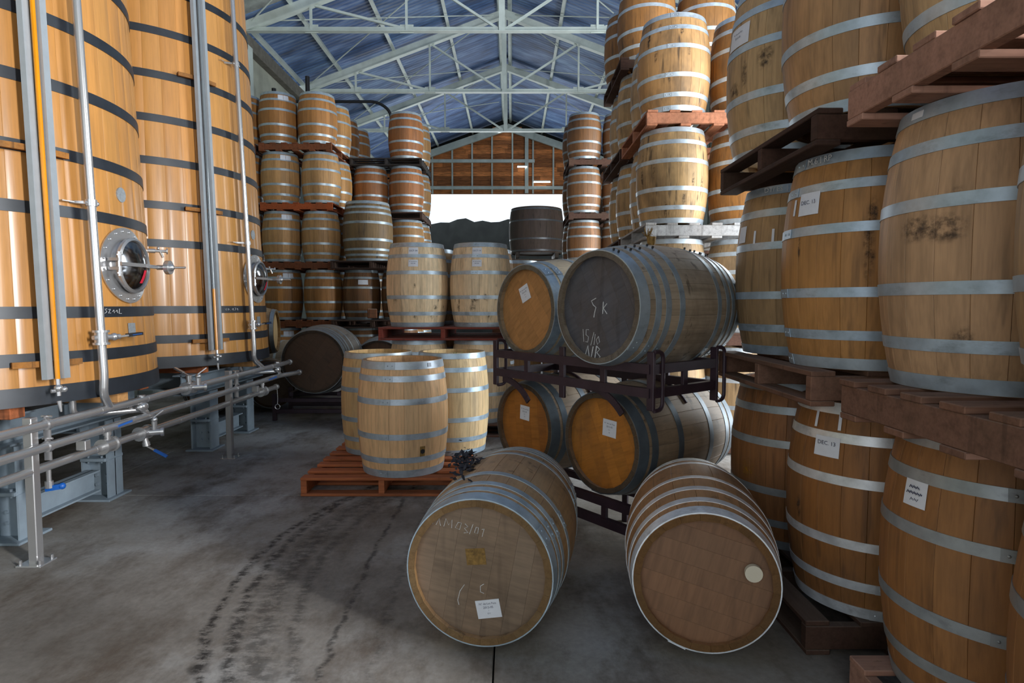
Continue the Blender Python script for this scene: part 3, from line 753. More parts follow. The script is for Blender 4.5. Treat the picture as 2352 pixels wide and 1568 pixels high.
# orange floor pallet with the open barrel
FP = dict(H=.90, rb=.335, rh=.297); FPF = dict(H=.89, rb=.361, rh=.317)
HF = ((.033, .06), (.155, .045), (.36, .045), (.66, .045), (.855, .045), (.967, .06))
b1 = barrel('new open-topped oak barrel standing on the orange floor pallet', (-.882, 4.90, .145), S('#d9ae80'), True, FPF, 20, (0, 0, 0), .10, HF, S('#b4bcc4'), heads=(1, 0), tvar=.13, cat='barrel')
b2 = barrel('closed pale barrel with leaf scraps on top, behind the open barrel, left', (-1.222, 5.56, .145), S('#cba775'), True, FP, 22, (0, 0, 0), .4, HOOPS6, S('#a9b4bb'), heads=(1, 1), detail_head=1, headc=S('#d9c79a'))
b3 = barrel('closed pale barrel with red leaf scraps on top, right of the open barrel', (-.549, 5.56, .145), S('#d3b588'), True, FP, 22, (0, 0, 0), .35, HOOPS6, S('#a9bccb'), heads=(1, 1), detail_head=1, headc=S('#d9c79a'))
a = az_cam(-.882, 4.90)
o = link('paper_label', curved_patch(FPF, a+.62, a+.72, .845, .875, .006), M['paper'], b1)
bu = link('bung_hole', B(lambda bm: rod(bm, (0, 0, -.004), (0, 0, .004), .018, 12), 'bh'), M['black'], b1, ((prof(FPF, .20)+.001)*cos(a+.42), (prof(FPF, .20)+.001)*sin(a+.42), .20), (0, pi/2, a+.42))
link('scorch_mark', curved_patch(FPF, a+.36, a+.48, .135, .24, .0012), M['rag'], b1)
pallet('orange pallet on the floor under the open-topped barrel', -1.0, 5.22, 0, 1.24, 1.26, S('#ab6440'), 'x', 7, dirt=.25)
def leaves(nm, lab, cat, c, spread, n, mat, size, seed, flat=1.0, kind='stuff'):
    R = random.Random(seed)
    def f(bm):
        for _ in range(n):
            x, y = R.gauss(0, spread[0]), R.gauss(0, spread[1]); s = size*R.uniform(.6, 1.3); an = R.uniform(0, 6.28)
            z0 = abs(R.gauss(0, spread[2])); m = Matrix.Translation((x, y, z0)) @ Matrix.Rotation(an, 4, 'Z') @ Matrix.Rotation(R.gauss(0, .5)*flat, 4, 'Y') @ Matrix.Rotation(R.gauss(0, .4)*flat, 4, 'X')
            P = [(-1, 0, 0), (-.4, .45, .12), (.3, .4, -.05), (1, 0, .15), (.3, -.45, .1), (-.4, -.4, -.05)]
            v = [bm.verts.new(m @ Vector((p[0]*s, p[1]*s, p[2]*s))) for p in P]
            bm.faces.new((v[0], v[1], v[2], v[3])); bm.faces.new((v[0], v[3], v[4], v[5]))
    o = link(nm, B(f, nm), mat, None, c); tag(o, lab, cat); o['kind'] = kind
    return o
zt = .145+.90-.034
leaves('leaf_sprig', 'green leaf scrap lying on the left closed barrel head', 'leaf', (-1.30, 5.43, zt+.01), (.03, .03, .006), 9, M['green'], .025, 3)
leaves('leaf_sprig', 'red and green leaf scrap on the right closed barrel head', 'leaf', (-.50, 5.42, zt+.01), (.035, .03, .006), 9, M['green'], .022, 4)
leaves('red_leaf', 'small red leaf beside the scrap on the right closed barrel head', 'leaf', (-.56, 5.42, zt+.01), (.012, .012, .004), 4, M['red'], .02, 5)

# ------------------------------------------------------------------ barrels lying down
def lay(phi): return (0, pi/2, phi)
HM = Matrix(((0, -1, 0), (-1, 0, 0), (0, 0, -1)))
def hrot(tilt=0): return (HM @ Matrix.Rotation(tilt, 3, 'Z')).to_euler()
def hp(u, v, z=.034): return (-v, -u, z)
def head_label(root, u, v, w, h, tilt, lines):
    p = link('paper_label', box_mesh((w, h, .002), 0, M['paper']), M['paper'], root, hp(u, v, .0345), hrot(tilt))
    for t, size, dy in lines: text(t, size, p, (0, dy, .0016), (0, 0, 0), M['ink'])
    return p
LOTS = (('N\u00b0 de Lot Futs', .0135, .027), ('2012-05', .0145, .008), ('E.V.', .009, -.010), ('1/2', .010, -.026))
PH = math.atan2(.62, .784)
H8 = ((.032, .062), (.105, .034), (.17, .034), (.30, .034), (.70, .034), (.83, .034), (.895, .034), (.968, .062))
HG = ((.035, .062), (.13, .036), (.205, .036), (.315, .038), (.685, .038), (.795, .036), (.87, .036), (.965, .062))
L_UB2 = 'grey-headed oak cask chalked Sk, lying on the upper rack rails'
HEADROT[L_UB2] = 1.1
UB2 = barrel(L_UB2, (.450, 3.29, 1.452), S('#a3927c'), True, dict(H=.915, rb=.358, rh=.305), 26, lay(PH), .85, HG, S('#a3b0b8'), headc=S('#525258'), detail_head=0, group='casks lying on the steel rack', tvar=.08)
L_UB1 = 'oak cask with tilted white label, lying on the upper rack behind the grey one'
HEADROT[L_UB1] = .9
UB1 = barrel(L_UB1, (.08, 4.02, 1.432), S('#a3937a'), True, LYS, 26, lay(PH), .45, ((.035, .065), (.115, .045), (.34, .04), (.66, .04), (.885, .045), (.965, .065)), S('#8d9ba5'), headc=S('#ad7d4c'), detail_head=0, group='casks lying on the steel rack')
L_LB2 = 'oak cask with amber head and white label, front of the lower rack'
HEADROT[L_LB2] = 1.15
LB2 = barrel(L_LB2, (.515, 3.54, .655), S('#857059'), True, LYS, 26, lay(PH), .75, ((.035, .07), (.12, .045), (.34, .042), (.66, .042), (.88, .045), (.965, .07)), S('#5d666d'), headc=S('#b5752f'), detail_head=0, group='casks lying on the steel rack')
L_LB1 = 'oak cask with amber head, lower rack, behind the front cask'
HEADROT[L_LB1] = 1.45
LB1 = barrel(L_LB1, (.075, 4.2, .625), S('#857059'), True, LYS, 26, lay(PH), .75, ((.035, .07), (.12, .045), (.34, .042), (.66, .042), (.88, .045), (.965, .07)), S('#5d666d'), headc=S('#a86a2a'), detail_head=0, group='casks lying on the steel rack')
head_label(UB1, -.035, .11, .095, .105, .42, LOTS)
head_label(LB2, .045, .09, .105, .10, -.06, LOTS)
head_label(LB1, -.02, .085, .10, .10, -.05, LOTS)
strokes('chalk_mark', [[(-.02, .05), (-.055, .035), (-.04, .012), (-.02, .0), (-.03, -.03), (-.035, -.055)], [(.035, .03), (.03, -.035)], [(.06, .02), (.035, -.005), (.062, -.035)]], UB2, hp(-.01, .0, .035), hrot(), .0026)
strokes('chalk_mark', [[(-.06, .04), (-.05, -.03)], [(-.015, .04), (-.035, .04), (-.035, .01), (-.015, .0), (-.02, -.03), (-.035, -.028)], [(.025, .03), (.005, -.045)], [(.035, .02), (.03, -.04)], [(.06, .01), (.045, -.01), (.055, -.035), (.07, -.02), (.06, .01)]], UB2, hp(-.07, -.165, .035), hrot(-.05), .0016)
strokes('chalk_mark', [[(-.05, -.045), (-.025, .03), (-.01, -.04)], [(.015, .03), (.0, -.05)], [(.04, .035), (.03, -.045)], [(.04, .035), (.065, .02), (.045, .0), (.07, -.02), (.05, -.045), (.03, -.045)]], UB2, hp(-.065, -.245, .035), hrot(-.05), .003)
# bung with an amber rag on top of the grey cask; studs on its hoops
sp2 = dict(H=.915, rb=.358, rh=.305)
bg_ = link('bung', B(lambda bm: rod(bm, (0, 0, 0), (0, 0, .05), .022, 10, .028), 'bung', True), M['rag'], UB2, (-prof(sp2, .46)-.0, 0, .46), (0, -pi/2, 0))
R = random.Random(2)
def f(bm):
    for k in range(26):
        a, b = R.uniform(0, 6.28), R.uniform(.01, .035); sweep(bm, [(0, 0, 0), (cos(a)*b*.6, sin(a)*b*.6, R.uniform(.01, .03)), (cos(a)*b, sin(a)*b, R.uniform(.0, .06))], .0022, 4)
o = link('rag_tuft', B(f, 'tuft'), M['rag'], UB2, (-prof(sp2, .46)-.045, .02, .45), (0, -pi/2, 0)); o['kind'] = 'stuff'
def f(bm):
    for t in (.035, .13, .205, .315, .685, .795, .87):
        for d in (-.10, .09):
            z = .915*t; r = prof(sp2, z)+.003; a = pi+.12+d*.6+.25
            rod(bm, (r*cos(a), r*sin(a), z), ((r+.012)*cos(a), (r+.012)*sin(a), z), .006, 6)
link('hoop_stud', B(f, 'studs'), M['black'], UB2)

# front casks on the floor
P1 = math.atan2(.98, .20); P2 = math.atan2(.975, .22)
F1 = dict(H=.95, rb=.352, rh=.312); F2 = dict(H=.91, rb=.335, rh=.29)
L_F1 = 'weathered cask lying on the floor, white label low on its greyish head'
L_F2 = 'white-hooped cask lying on the floor with round cream plug in its head'
HEADROT[L_F1] = 1.75; HEADROT[L_F2] = .25
FB1 = barrel(L_F1, (-.14, 2.47, .352), S('#b58d5e'), True, F1, 24, lay(P1), .65, H8, S('#b4c4cf'), headc=S('#84705d'), detail_head=0, group='casks lying on the floor in front', tvar=.08)
FB2 = barrel(L_F2, (.785, 2.41, .336), S('#a8794a'), True, F2, 22, lay(P2), .45, ((.032, .055), (.13, .036), (.26, .036), (.42, .03), (.74, .036), (.87, .036), (.968, .055)), S('#f0f4f8'), headc=S('#86634a'), detail_head=0, group='casks lying on the floor in front', tvar=.10)
head_label(FB1, .035, -.165, .105, .078, .20, (('N\u00b0 de Lot Futs', .0125, .023), ('2012-05', .0135, .007), ('1', .008, -.006), ('E.V.', .009, -.019)))
link('bare_patch', box_mesh((.085, .07, .0012), 0, M['rag']), M['rag'], FB1, hp(-.02, .055, .0356), hrot(.12))
strokes('chalk_mark', [[(-.10, .03), (-.09, .0), (-.085, .03)], [(-.075, .0), (-.065, .03), (-.055, .0)], [(-.04, .0), (-.035, .035), (-.02, .01), (-.008, .035), (-.005, 0)], [(.02, .03), (.01, .005), (.03, .0), (.035, .03), (.02, .03)], [(.05, .03), (.065, .02), (.05, .01), (.068, -.005), (.05, -.01)], [(.085, .035), (.075, -.01)], [(.10, .025), (.095, .0), (.11, .0), (.11, .025), (.10, .025)], [(.125, .02), (.135, .025), (.13, -.01)]], FB1, hp(-.12, .17, .035), hrot(-.13), .0014)
strokes('chalk_mark', [[(-.04, .05), (-.06, .02), (-.07, -.02), (-.065, -.04)], [(.045, .06), (.03, .05), (.03, .025), (.045, .02)]], FB1, hp(-.03, -.12, .035), hrot(), .0015)
link('plug', B(lambda bm: rod(bm, (0, 0, 0), (0, 0, .022), .034, 24), 'plug', True), M['white'], FB2, hp(.185, .055, .028), (pi, 0, 0))
FBT = Vector((-.14, 2.47, .352))+Vector((.20, .98, 0))*.5
leaves('dried_leaves', 'clump of black dried leaves on top of the weathered floor cask', 'leaves', (-.235, 3.02, .352+.325), (.035, .12, .007), 150, M['leaf'], .022, 9, .7)
# lying casks near the far tank
BIG = dict(H=1.05, rb=.45, rh=.395)
HB = ((.035, .06), (.11, .04), (.18, .04), (.33, .04), (.67, .04), (.82, .04), (.89, .04), (.965, .06))
L_K = 'big dark-headed cask lying on a low frame beyond the pipe ends'
HEADROT[L_K] = 2.2
barrel(L_K, (-2.49, 7.6, .755), S('#6f6252'), True, BIG, 28, lay(pi/2+.03), .8, HB, S('#8f979a'), headc=S('#56402f'), detail_head=0, cat='cask', name='large_cask')
t = thing('cask_frame', 'low black steel frame under the big dark-headed cask', 'frame', (-2.49, 7.95, 0))
for sx in (-1, 1):
    for sy in (-1, 1): link('leg', box_mesh((.05, .05, .34), .004), M['rack'], t, (sx*.52, sy*.28, .17))
    link('side_rail', box_mesh((.05, .6, .05), .004), M['rack'], t, (sx*.3, 0, .34))
for sy in (-1, 1):
    for z in (.262, .12): link('cross_rail', box_mesh((1.09, .04, .05), .004), M['rack'], t, (0, sy*.28, z-.001))
barrel('grey-hooped cask lying just behind the pale closed barrels', (-1.93, 8.78, .56), S('#7c6d5c'), False, BIG, 28, lay(pi/2), .7, HB, S('#9aa4a8'), headc=S('#6a4c34'), cat='cask', name='large_cask')
t = thing('cask_frame', 'second low black frame under the grey-hooped cask', 'frame', (-1.93, 9.25, 0))
for sx in (-1, 1):
    for sy in (-1, 1): link('leg', box_mesh((.05, .05, .22), .004), M['rack'], t, (sx*.5, sy*.28, .11))
for sy in (-1, 1): link('cross_rail', box_mesh((1.05, .04, .05), .004), M['rack'], t, (0, sy*.28, .07))
barrel('cask lying on the floor in the dark under the far tank, outer one', (-3.28, 8.3, .352), S('#6a4c30'), False, STD, 26, lay(pi/2+.5), .5, HOOPS6, S('#7e878b'), headc=S('#5a4a3a'), cat='cask')
barrel('cask lying on the floor in the dark under the far tank, inner one', (-3.95, 7.95, .352), S('#6a4c30'), False, STD, 26, lay(pi/2+.5), .5, HOOPS6, S('#7e878b'), headc=S('#7a6046'), cat='cask')
barrel('cask lying high beside the far tank, its round pale head seen edge-on', (-3.28, 8.5, 1.10), S('#a88a60'), False, STD, 26, lay(pi+.2), .5, HOOPS6, S('#9aa4a8'), headc=S('#c0a070'), cat='cask')
barrel('pale hooped cask lying crosswise between the far tank and dark-headed cask', (-3.0, 9.78, .455), S('#a59074'), False, BIG, 26, lay(pi), .5, HOOPS6, S('#a9b4bb'), cat='cask')

# ------------------------------------------------------------------ steel barrel rack
UV = Vector((-.62, .784, 0)); AV = Vector((.784, .62, 0))
def rack(label, FRp, zlo, zhi, zb, zt, depth, width, arcs=None):
    t = thing('barrel_rack', label, 'rack', (FRp[0], FRp[1], 0), group='maroon steel barrel racks')
    def P(s, d, z): v = AV*s+UV*d; return (v.x, v.y, z)
    rz = math.atan2(.62, .784)
    for s in (0, depth):
        for d in (0, width):
            link('corner_post', box_mesh((.045, .02, round(zt-zb, 3)), .003), M['rack'], t, P(s, d, (zt+zb)/2), (0, 0, rz+pi/2))
            sg = 1 if s == 0 else 1
            pts = [P(s+.0, d-.02, zb), P(s+.07, d-.02, zb), P(s+.07, d-.02, zt), P(s+.0, d-.02, zt)]
            o = link('corner_loop', B(lambda bm: sweep(bm, arc(pts, .045), .011, 8), 'loop', True), M['rack'], t)
        link('mid_post', box_mesh((.045, .02, round(zt-zb, 3)), .003), M['rack'], t, P(s, width*.5, (zt+zb)/2-.01), (0, 0, rz+pi/2))
        for z in (zlo, zhi):
            link('long_rail', B(lambda bm: bar(bm, P(s, 0, z), P(s, width, z), .035, .05), 'rail'), M['rack'], t)
        for k in (.25, .75): link('stub', box_mesh((.04, .02, round(zhi-zlo, 3)), .002), M['rack'], t, P(s, width*k, (zlo+zhi)/2), (0, 0, rz+pi/2))
    for d in (0, width):
        for z in (zlo, zhi):
            link('end_rail', B(lambda bm: bar(bm, P(0, d, z), P(depth, d, z), .035, .05), 'rail'), M['rack'], t)
        link('stub', box_mesh((.04, .02, round(zhi-zlo, 3)), .002), M['rack'], t, P(depth*.5, d, (zlo+zhi)/2), (0, 0, rz))
    for (c, r) in (arcs or []):
        for s in (0, depth):
            o = Vector(c)-Vector((FRp[0], FRp[1], 0))
            base = o-AV*((o.dot(AV))-s)
            pts = [base+UV*(r*cos(a))+Vector((0, 0, r*sin(a))) for a in [pi*(.50+.28*k/10) for k in range(11)]]
            link('cradle', B(lambda bm: [bar(bm, p, q, .012, .04) for p, q in zip(pts, pts[1:])], 'cradle'), M['rack'], t)
    return t
rack('maroon steel rack holding the two upper casks', (.715, 3.115, 0), 1.01, 1.135, .92, 1.225, .56, 1.33, [((.515, 3.54, .655), .345), ((.075, 4.2, .625), .345)])
rack('maroon steel rack on the floor under the amber-headed casks', (.74, 3.19, 0), .215, .335, .0, .42, .56, 1.33)

# ------------------------------------------------------------------ tall oak tanks on steel stands
TB, TT, TK, TR0 = .88, 4.85, .043, 1.19
def tr(z): return TR0-TK*(z-TB)
TN_ = 46
TSPEC = dict(H=TT-TB)
HZ = [(.93, .11), (1.145, .075), (1.42, .07), (2.035, .07), (2.385, .07), (2.79, .07), (3.18, .07), (3.58, .07), (3.98, .07), (4.38, .07)]
def f(bm):
    da = pi/TN_
    rings = []
    for z in (0, TT-TB):
        r = tr(TB+z); g = .0003/r; ch = .0009
        rings.append([bm.verts.new((rr*cos(a), rr*sin(a), z)) for a, rr in ((-da+g, r-ch), (-da+g+.002, r), (-da*.34, r), (da*.34, r), (da-g-.002, r), (da-g, r-ch), (da-g, r-.055), (-da+g, r-.055))])
    for k in range(8): bm.faces.new((rings[0][k], rings[0][(k+1) % 8], rings[1][(k+1) % 8], rings[1][k]))
    bm.faces.new(rings[0][::-1]); bm.faces.new(rings[1])
TSTAVE = B(f, 'tank_stave', True, 25); TSTAVE.materials.append(M['tank'])
def ring(z, w):
    def f(bm):
        n = 96; z0, z1 = z-w/2-TB, z+w/2-TB; rs = []
        for i in range(n):
            a = 2*pi*i/n; r0, r1 = tr(z-w/2), tr(z+w/2)
            rs.append([bm.verts.new((r*cos(a), r*sin(a), q)) for r, q in ((r0-.004, z0), (r0+.006, z0), (r1+.006, z1), (r1-.004, z1))])
        for i in range(n):
            A, Bq = rs[i], rs[(i+1) % n]
            for q in range(4): bm.faces.new((A[q], Bq[q], Bq[(q+1) % 4], A[(q+1) % 4]))
    return B(f, 'tank_hoop', True, 40)
RINGS = [ring(*h) for h in HZ]
def on(az, z, off=0.0):
    r = tr(z)+off; return Vector((r*cos(az), r*sin(az), z-TB))
def tank(label, cx, cy, fill, mw, ga, chalk, ca):
    R = random.Random(int(cy*10)); t = thing('wine_tank', label, 'tank', (cx, cy, TB), group='tall oak tanks')
    for i in range(TN_): link('stave', TSTAVE, None, t, (0, 0, 0), (0, 0, 2*pi*i/TN_), var(S('#bd8546'), .11, R, .10))
    for me in RINGS: link('hoop', me, M['blackhoop'], t, (0, 0, 0), (0, 0, 0))
    link('tank_floor', B(lambda bm: rod(bm, (0, 0, .02), (0, 0, .07), 1.15, 48), 'tf'), M['tank'], t, color=S('#b98447'))
    # manway: bent flange with bolts, neck, domed polished door, hinge, clamp bar and hand wheel
    a0, z0 = mw; n = Vector((cos(a0), sin(a0), 0)); tv = Vector((-sin(a0), cos(a0), 0)); zv = Vector((0, 0, 1)); r0 = tr(z0)
    def sp(rho, ph, off): return on(a0+rho*cos(ph)/r0, z0+rho*sin(ph), off)
    def f(bm):
        K = 48; rs = []
        for k in range(K):
            ph = 2*pi*k/K; rs.append([bm.verts.new(sp(rho, ph, o)) for rho, o in ((.16, .004), (.257, .004), (.257, .014), (.16, .014))])
        for k in range(K):
            for q in range(4): bm.faces.new((rs[k][q], rs[(k+1) % K][q], rs[(k+1) % K][(q+1) % 4], rs[k][(q+1) % 4]))
    man = link('manway', B(f, 'flange', True, 40), M['steel'], t)
    c = on(a0, z0, 0)
    def Q(u, v, o): return c+tv*u+zv*v+n*o
    def f(bm):
        for k in range(20):
            ph = 2*pi*(k+.5)/20; ball(bm, sp(.232, ph, .014), .009, (1, 1, 1), 8)
    link('bolt', B(f, 'bolts', True), M['steel'], man)
    def f(bm):
        K = 40; rs = []
        for k in range(K):
            ph = 2*pi*k/K; cu, cv = cos(ph), sin(ph)
            rs.append([bm.verts.new(Q(cu*r, cv*r, o)) for r, o in ((.168, -.03), (.168, .04), (.188, .04), (.188, .06), (.172, .068), (.162, .05), (.162, -.03))])
        for k in range(K):
            for q in range(7): bm.faces.new((rs[k][q], rs[(k+1) % K][q], rs[(k+1) % K][(q+1) % 7], rs[k][(q+1) % 7]))
    link('neck', B(f, 'neck', True, 40), M['steel'], man)
    def f(bm):
        K = 40; prev = None
        for j in range(8):
            rho = .168*(1-j/7); o = .055+.05*(1-(rho/.168)**2)
            cur = [bm.verts.new(Q(cos(2*pi*k/K)*rho, sin(2*pi*k/K)*rho, o)) for k in range(K)] if j < 7 else [bm.verts.new(Q(0, 0, o))]
            if prev:
                for k in range(K):
                    if j < 7: bm.faces.new((prev[k], prev[(k+1) % K], cur[(k+1) % K], cur[k]))
                    else: bm.faces.new((prev[k], prev[(k+1) % K], cur[0]))
            prev = cur
    link('door', B(f, 'door', True), M['polish'], man)
    def f(bm):
        rod(bm, Q(-.20, -.08, .075), Q(-.20, .08, .075), .011, 10); rod(bm, Q(-.20, -.065, .075), Q(-.20, -.055, .075), .017, 10); rod(bm, Q(-.20, .055, .075), Q(-.20, .065, .075), .017, 10)
        bar(bm, Q(-.20, .03, .0), Q(-.20, .03, .075), .02, .02); bar(bm, Q(-.20, -.03, .0), Q(-.20, -.03, .075), .02, .02)
    link('hinge', B(f, 'hinge', True), M['steel'], man)
    link('clamp_bar', B(lambda bm: [bar(bm, Q(-.21, 0, .085), Q(.0, 0, .122), .02, .024), bar(bm, Q(0, 0, .122), Q(.215, 0, .10), .02, .024)], 'cb'), M['steel'], man)
    def f(bm):
        rod(bm, Q(.205, 0, .03), Q(.205, 0, .30), .0085, 10); rod(bm, Q(.205, 0, .165), Q(.205, 0, .195), .05, 14); ball(bm, Q(.205, 0, .195), .028, (1, 1, 1), 12); rod(bm, Q(.205, 0, .10), Q(.205, 0, .165), .018, 12)
    link('hand_wheel', B(f, 'hw', True), M['steel'], man)
    def f(bm):
        g = []
        for j in range(4):
            row = []
            for i in range(3):
                u, v = .03+i*.02-j*.008, -.03-j*.03; rho = math.hypot(u, v); row.append(bm.verts.new(Q(u, v, .058+.05*(1-(rho/.168)**2))))
            g.append(row)
        for j in range(3):
            for i in range(2): bm.faces.new((g[j][i], g[j][i+1], g[j+1][i+1], g[j+1][i]))
    link('red_sticker', B(f, 'sticker', True), M['red'], man)
    # small sampling tap, round badge, name plate
    p = on(a0+.44, 1.88, 0); nn = Vector((cos(a0+.44), sin(a0+.44), 0))
    def f(bm):
        rod(bm, p, p+nn*.05, .017, 10); rod(bm, p+nn*.05, p+nn*.13, .011, 10); rod(bm, p+nn*.125, p+nn*.135, .022, 10); rod(bm, p+nn*.08+zv*.0, p+nn*.10-zv*.05, .009, 8); ball(bm, p+nn*.07+zv*.02, .012)
    link('sampling_tap', B(f, 'tap', True), M['steel'], t)
    ab = a0+.0; c2 = on(ab, 2.215, .002); n2 = Vector((cos(ab), sin(ab), 0))
    link('round_badge', B(lambda bm: rod(bm, c2-n2*.004, c2+n2*.005, .05, 28), 'badge', True), M['plate'], t)
    def f(bm):
        pts = [on(a0+da, z, .003) for da, z in ((-.035, 1.245), (.035, 1.245), (.035, 1.34), (-.035, 1.34))]
        v = [bm.verts.new(q) for q in pts]; v2 = [bm.verts.new(q+n*.003) for q in pts]
        bm.faces.new(v2); bm.faces.new(v[::-1])
        for i in range(4): bm.faces.new((v[i], v[(i+1) % 4], v2[(i+1) % 4], v2[i]))
    pl = link('name_plate', B(f, 'plate'), M['plate'], t)
    # level gauge: two channel legs, tube, wooden arms, drain tap
    g0, g1 = 1.03, 4.8
    gn = Vector((cos(ga), sin(ga), 0)); gt = Vector((-sin(ga), cos(ga), 0))
    def G(u, z, o): return on(ga, z, o)+gt*u
    gauge = link('level_gauge', B(lambda bm: [bar(bm, G(s*.045, g0-.0, .085), G(s*.045, g1, .085), .032, .05) for s in (-1, 1)]+[bar(bm, G(0, g0, .06), G(0, g1, .06), .06, .008)], 'channel'), M['alu'], t)
    link('gauge_liquid', B(lambda bm: rod(bm, G(0, g0, .1), G(0, min(fill, g1), .1), .013, 10), 'liq', True), M['amber'], gauge)
    if fill < g1: link('gauge_tube', B(lambda bm: rod(bm, G(0, fill, .1), G(0, g1, .1), .011, 10), 'tube', True), M['clear'], gauge)
    for z in (1.12, 2.37, 3.62):
        link('wooden_arm', B(lambda bm: [bar(bm, G(-.19, z, .02), G(.0, z, .055), .03, .035), bar(bm, G(.0, z, .055), G(.17, z, .02), .03, .035)], 'arm'), M['timber'], gauge, color=S('#a06a34'))
    def f(bm):
        rod(bm, G(0, .93, .1), G(0, 1.03, .1), .012, 10); ball(bm, G(0, .975, .1), .024, (1, 1, 1), 10); ball(bm, G(.03, .965, .1), .018); rod(bm, G(-.035, .96, .09), G(.03, .96, .1), .012, 8)
        rod(bm, G(0, .90, .1), G(.004, .835, .105), .013, 10, .006)
    link('drain_tap', B(f, 'dt', True), M['steel'], gauge)
    strokes('chalk_mark', chalk, t, on(ca, 1.42, .008), (pi/2, 0, ca+pi/2), .0018)
    return t
CH1 = [[(.0, .0), (.02, .02), (.0, .02)], [(.035, .02), (.03, -.01), (.045, 0), (.032, .003)], [(.06, .02), (.055, -.01)], [(.09, .02), (.075, .018), (.088, .0), (.072, -.01)], [(.10, .015), (.115, .018), (.10, -.01), (.118, -.008)], [(.13, 0), (.14, .012), (.145, -.008)], [(.155, 0), (.165, .012), (.17, -.008)], [(.185, .02), (.18, -.012), (.20, -.012)]]
CH2 = [[(.0, .01), (.012, -.01), (.022, .012)], [(.04, .01), (.034, -.008), (.05, -.004), (.04, .01)], [(.065, -.01), (.066, -.008)], [(.09, .012), (.082, -.0), (.1, .0)], [(.1, .012), (.094, -.014)], [(.112, .014), (.13, .016), (.115, -.012)], [(.15, .012), (.14, .0), (.152, -.01), (.156, .0), (.142, .008)]]
T1, T2 = (-3.81, 4.175), (-3.92, 6.60)
tank('nearest tall honey-coloured oak tank, gauge tube full of amber wine', *T1, 5.0, (rad(2.4), 1.735), rad(-28), CH1, -.235)
tank('second tall honey-coloured oak tank, its gauge mostly empty', *T2, 1.62, (rad(0.3), 1.745), rad(-34), CH2, -.45)

def tank_pipe(label, T, az):
    t = thing('transfer_pipe', label, 'pipe', (T[0], T[1], TB), group='upright steel pipes on the tanks')
    def G(z, o): return on(az, z, o)
    n = Vector((cos(az), sin(az), 0)); tv = Vector((-sin(az), cos(az), 0)); zv = Vector((0, 0, 1))
    end = Vector((-2.655-T[0], T[1]+.02-T[1]+.02, .80-TB)) if False else None
    b = G(1.0, .085); px = -2.655-T[0]
    low = Vector((px, b.y+.04, .80-TB))
    link('pipe', B(lambda bm: sweep(bm, arc([G(TT, .085), G(1.0, .085), Vector((b.x-.01, b.y+.0, .90-TB)), low+Vector((0, .10, 0))], .06), .0255, 14), 'pp', True), M['steel'], t)
    c = G(1.26, .085)
    v = link('valve', B(lambda bm: [rod(bm, c-zv*.04, c+zv*.04, .038, 16), rod(bm, c+zv*.032, c+zv*.046, .048, 16), rod(bm, c-zv*.046, c-zv*.032, .048, 16), rod(bm, c+tv*.03, c+tv*.13, .018, 12), ball(bm, c+tv*.09, .026), rod(bm, c-tv*.055, c, .014, 10)], 'valve', True), M['steel'], t)
    link('valve_handle', B(lambda bm: [bar(bm, c+tv*.13, c+tv*.20+zv*.005, .028, .012)], 'vh'), M['steel'], v)
    link('handle_grip', B(lambda bm: [bar(bm, c+tv*.19+zv*.005, c+tv*.30+zv*.012, .034, .02)], 'vg'), M['black'], v)
    link('grip_tag', B(lambda bm: [bar(bm, c+tv*.215+zv*.007+n*.010, c+tv*.285+zv*.011+n*.010, .022, .004)], 'vt'), M['blue'], v)
    for z in (2.10, 3.9):
        c3 = G(z, .085)
        link('clamp', B(lambda bm: [rod(bm, c3-zv*.02, c3+zv*.02, .033, 14), bar(bm, c3-n*.085-tv*.07, c3-tv*.02, .016, .016), bar(bm, c3-n*.083-tv*.14-zv*.0, c3-n*.083-tv*.04, .05, .006), ball(bm, c3+tv*.04, .014), rod(bm, c3-tv*.045, c3+tv*.045, .008, 8)], 'clamp', True), M['steel'], t)
tank_pipe('upright steel pipe with black handled valve on the nearest tank', T1, rad(-15.2))
tank_pipe('upright steel pipe with black handled valve on the second tank', T2, rad(-12.8))

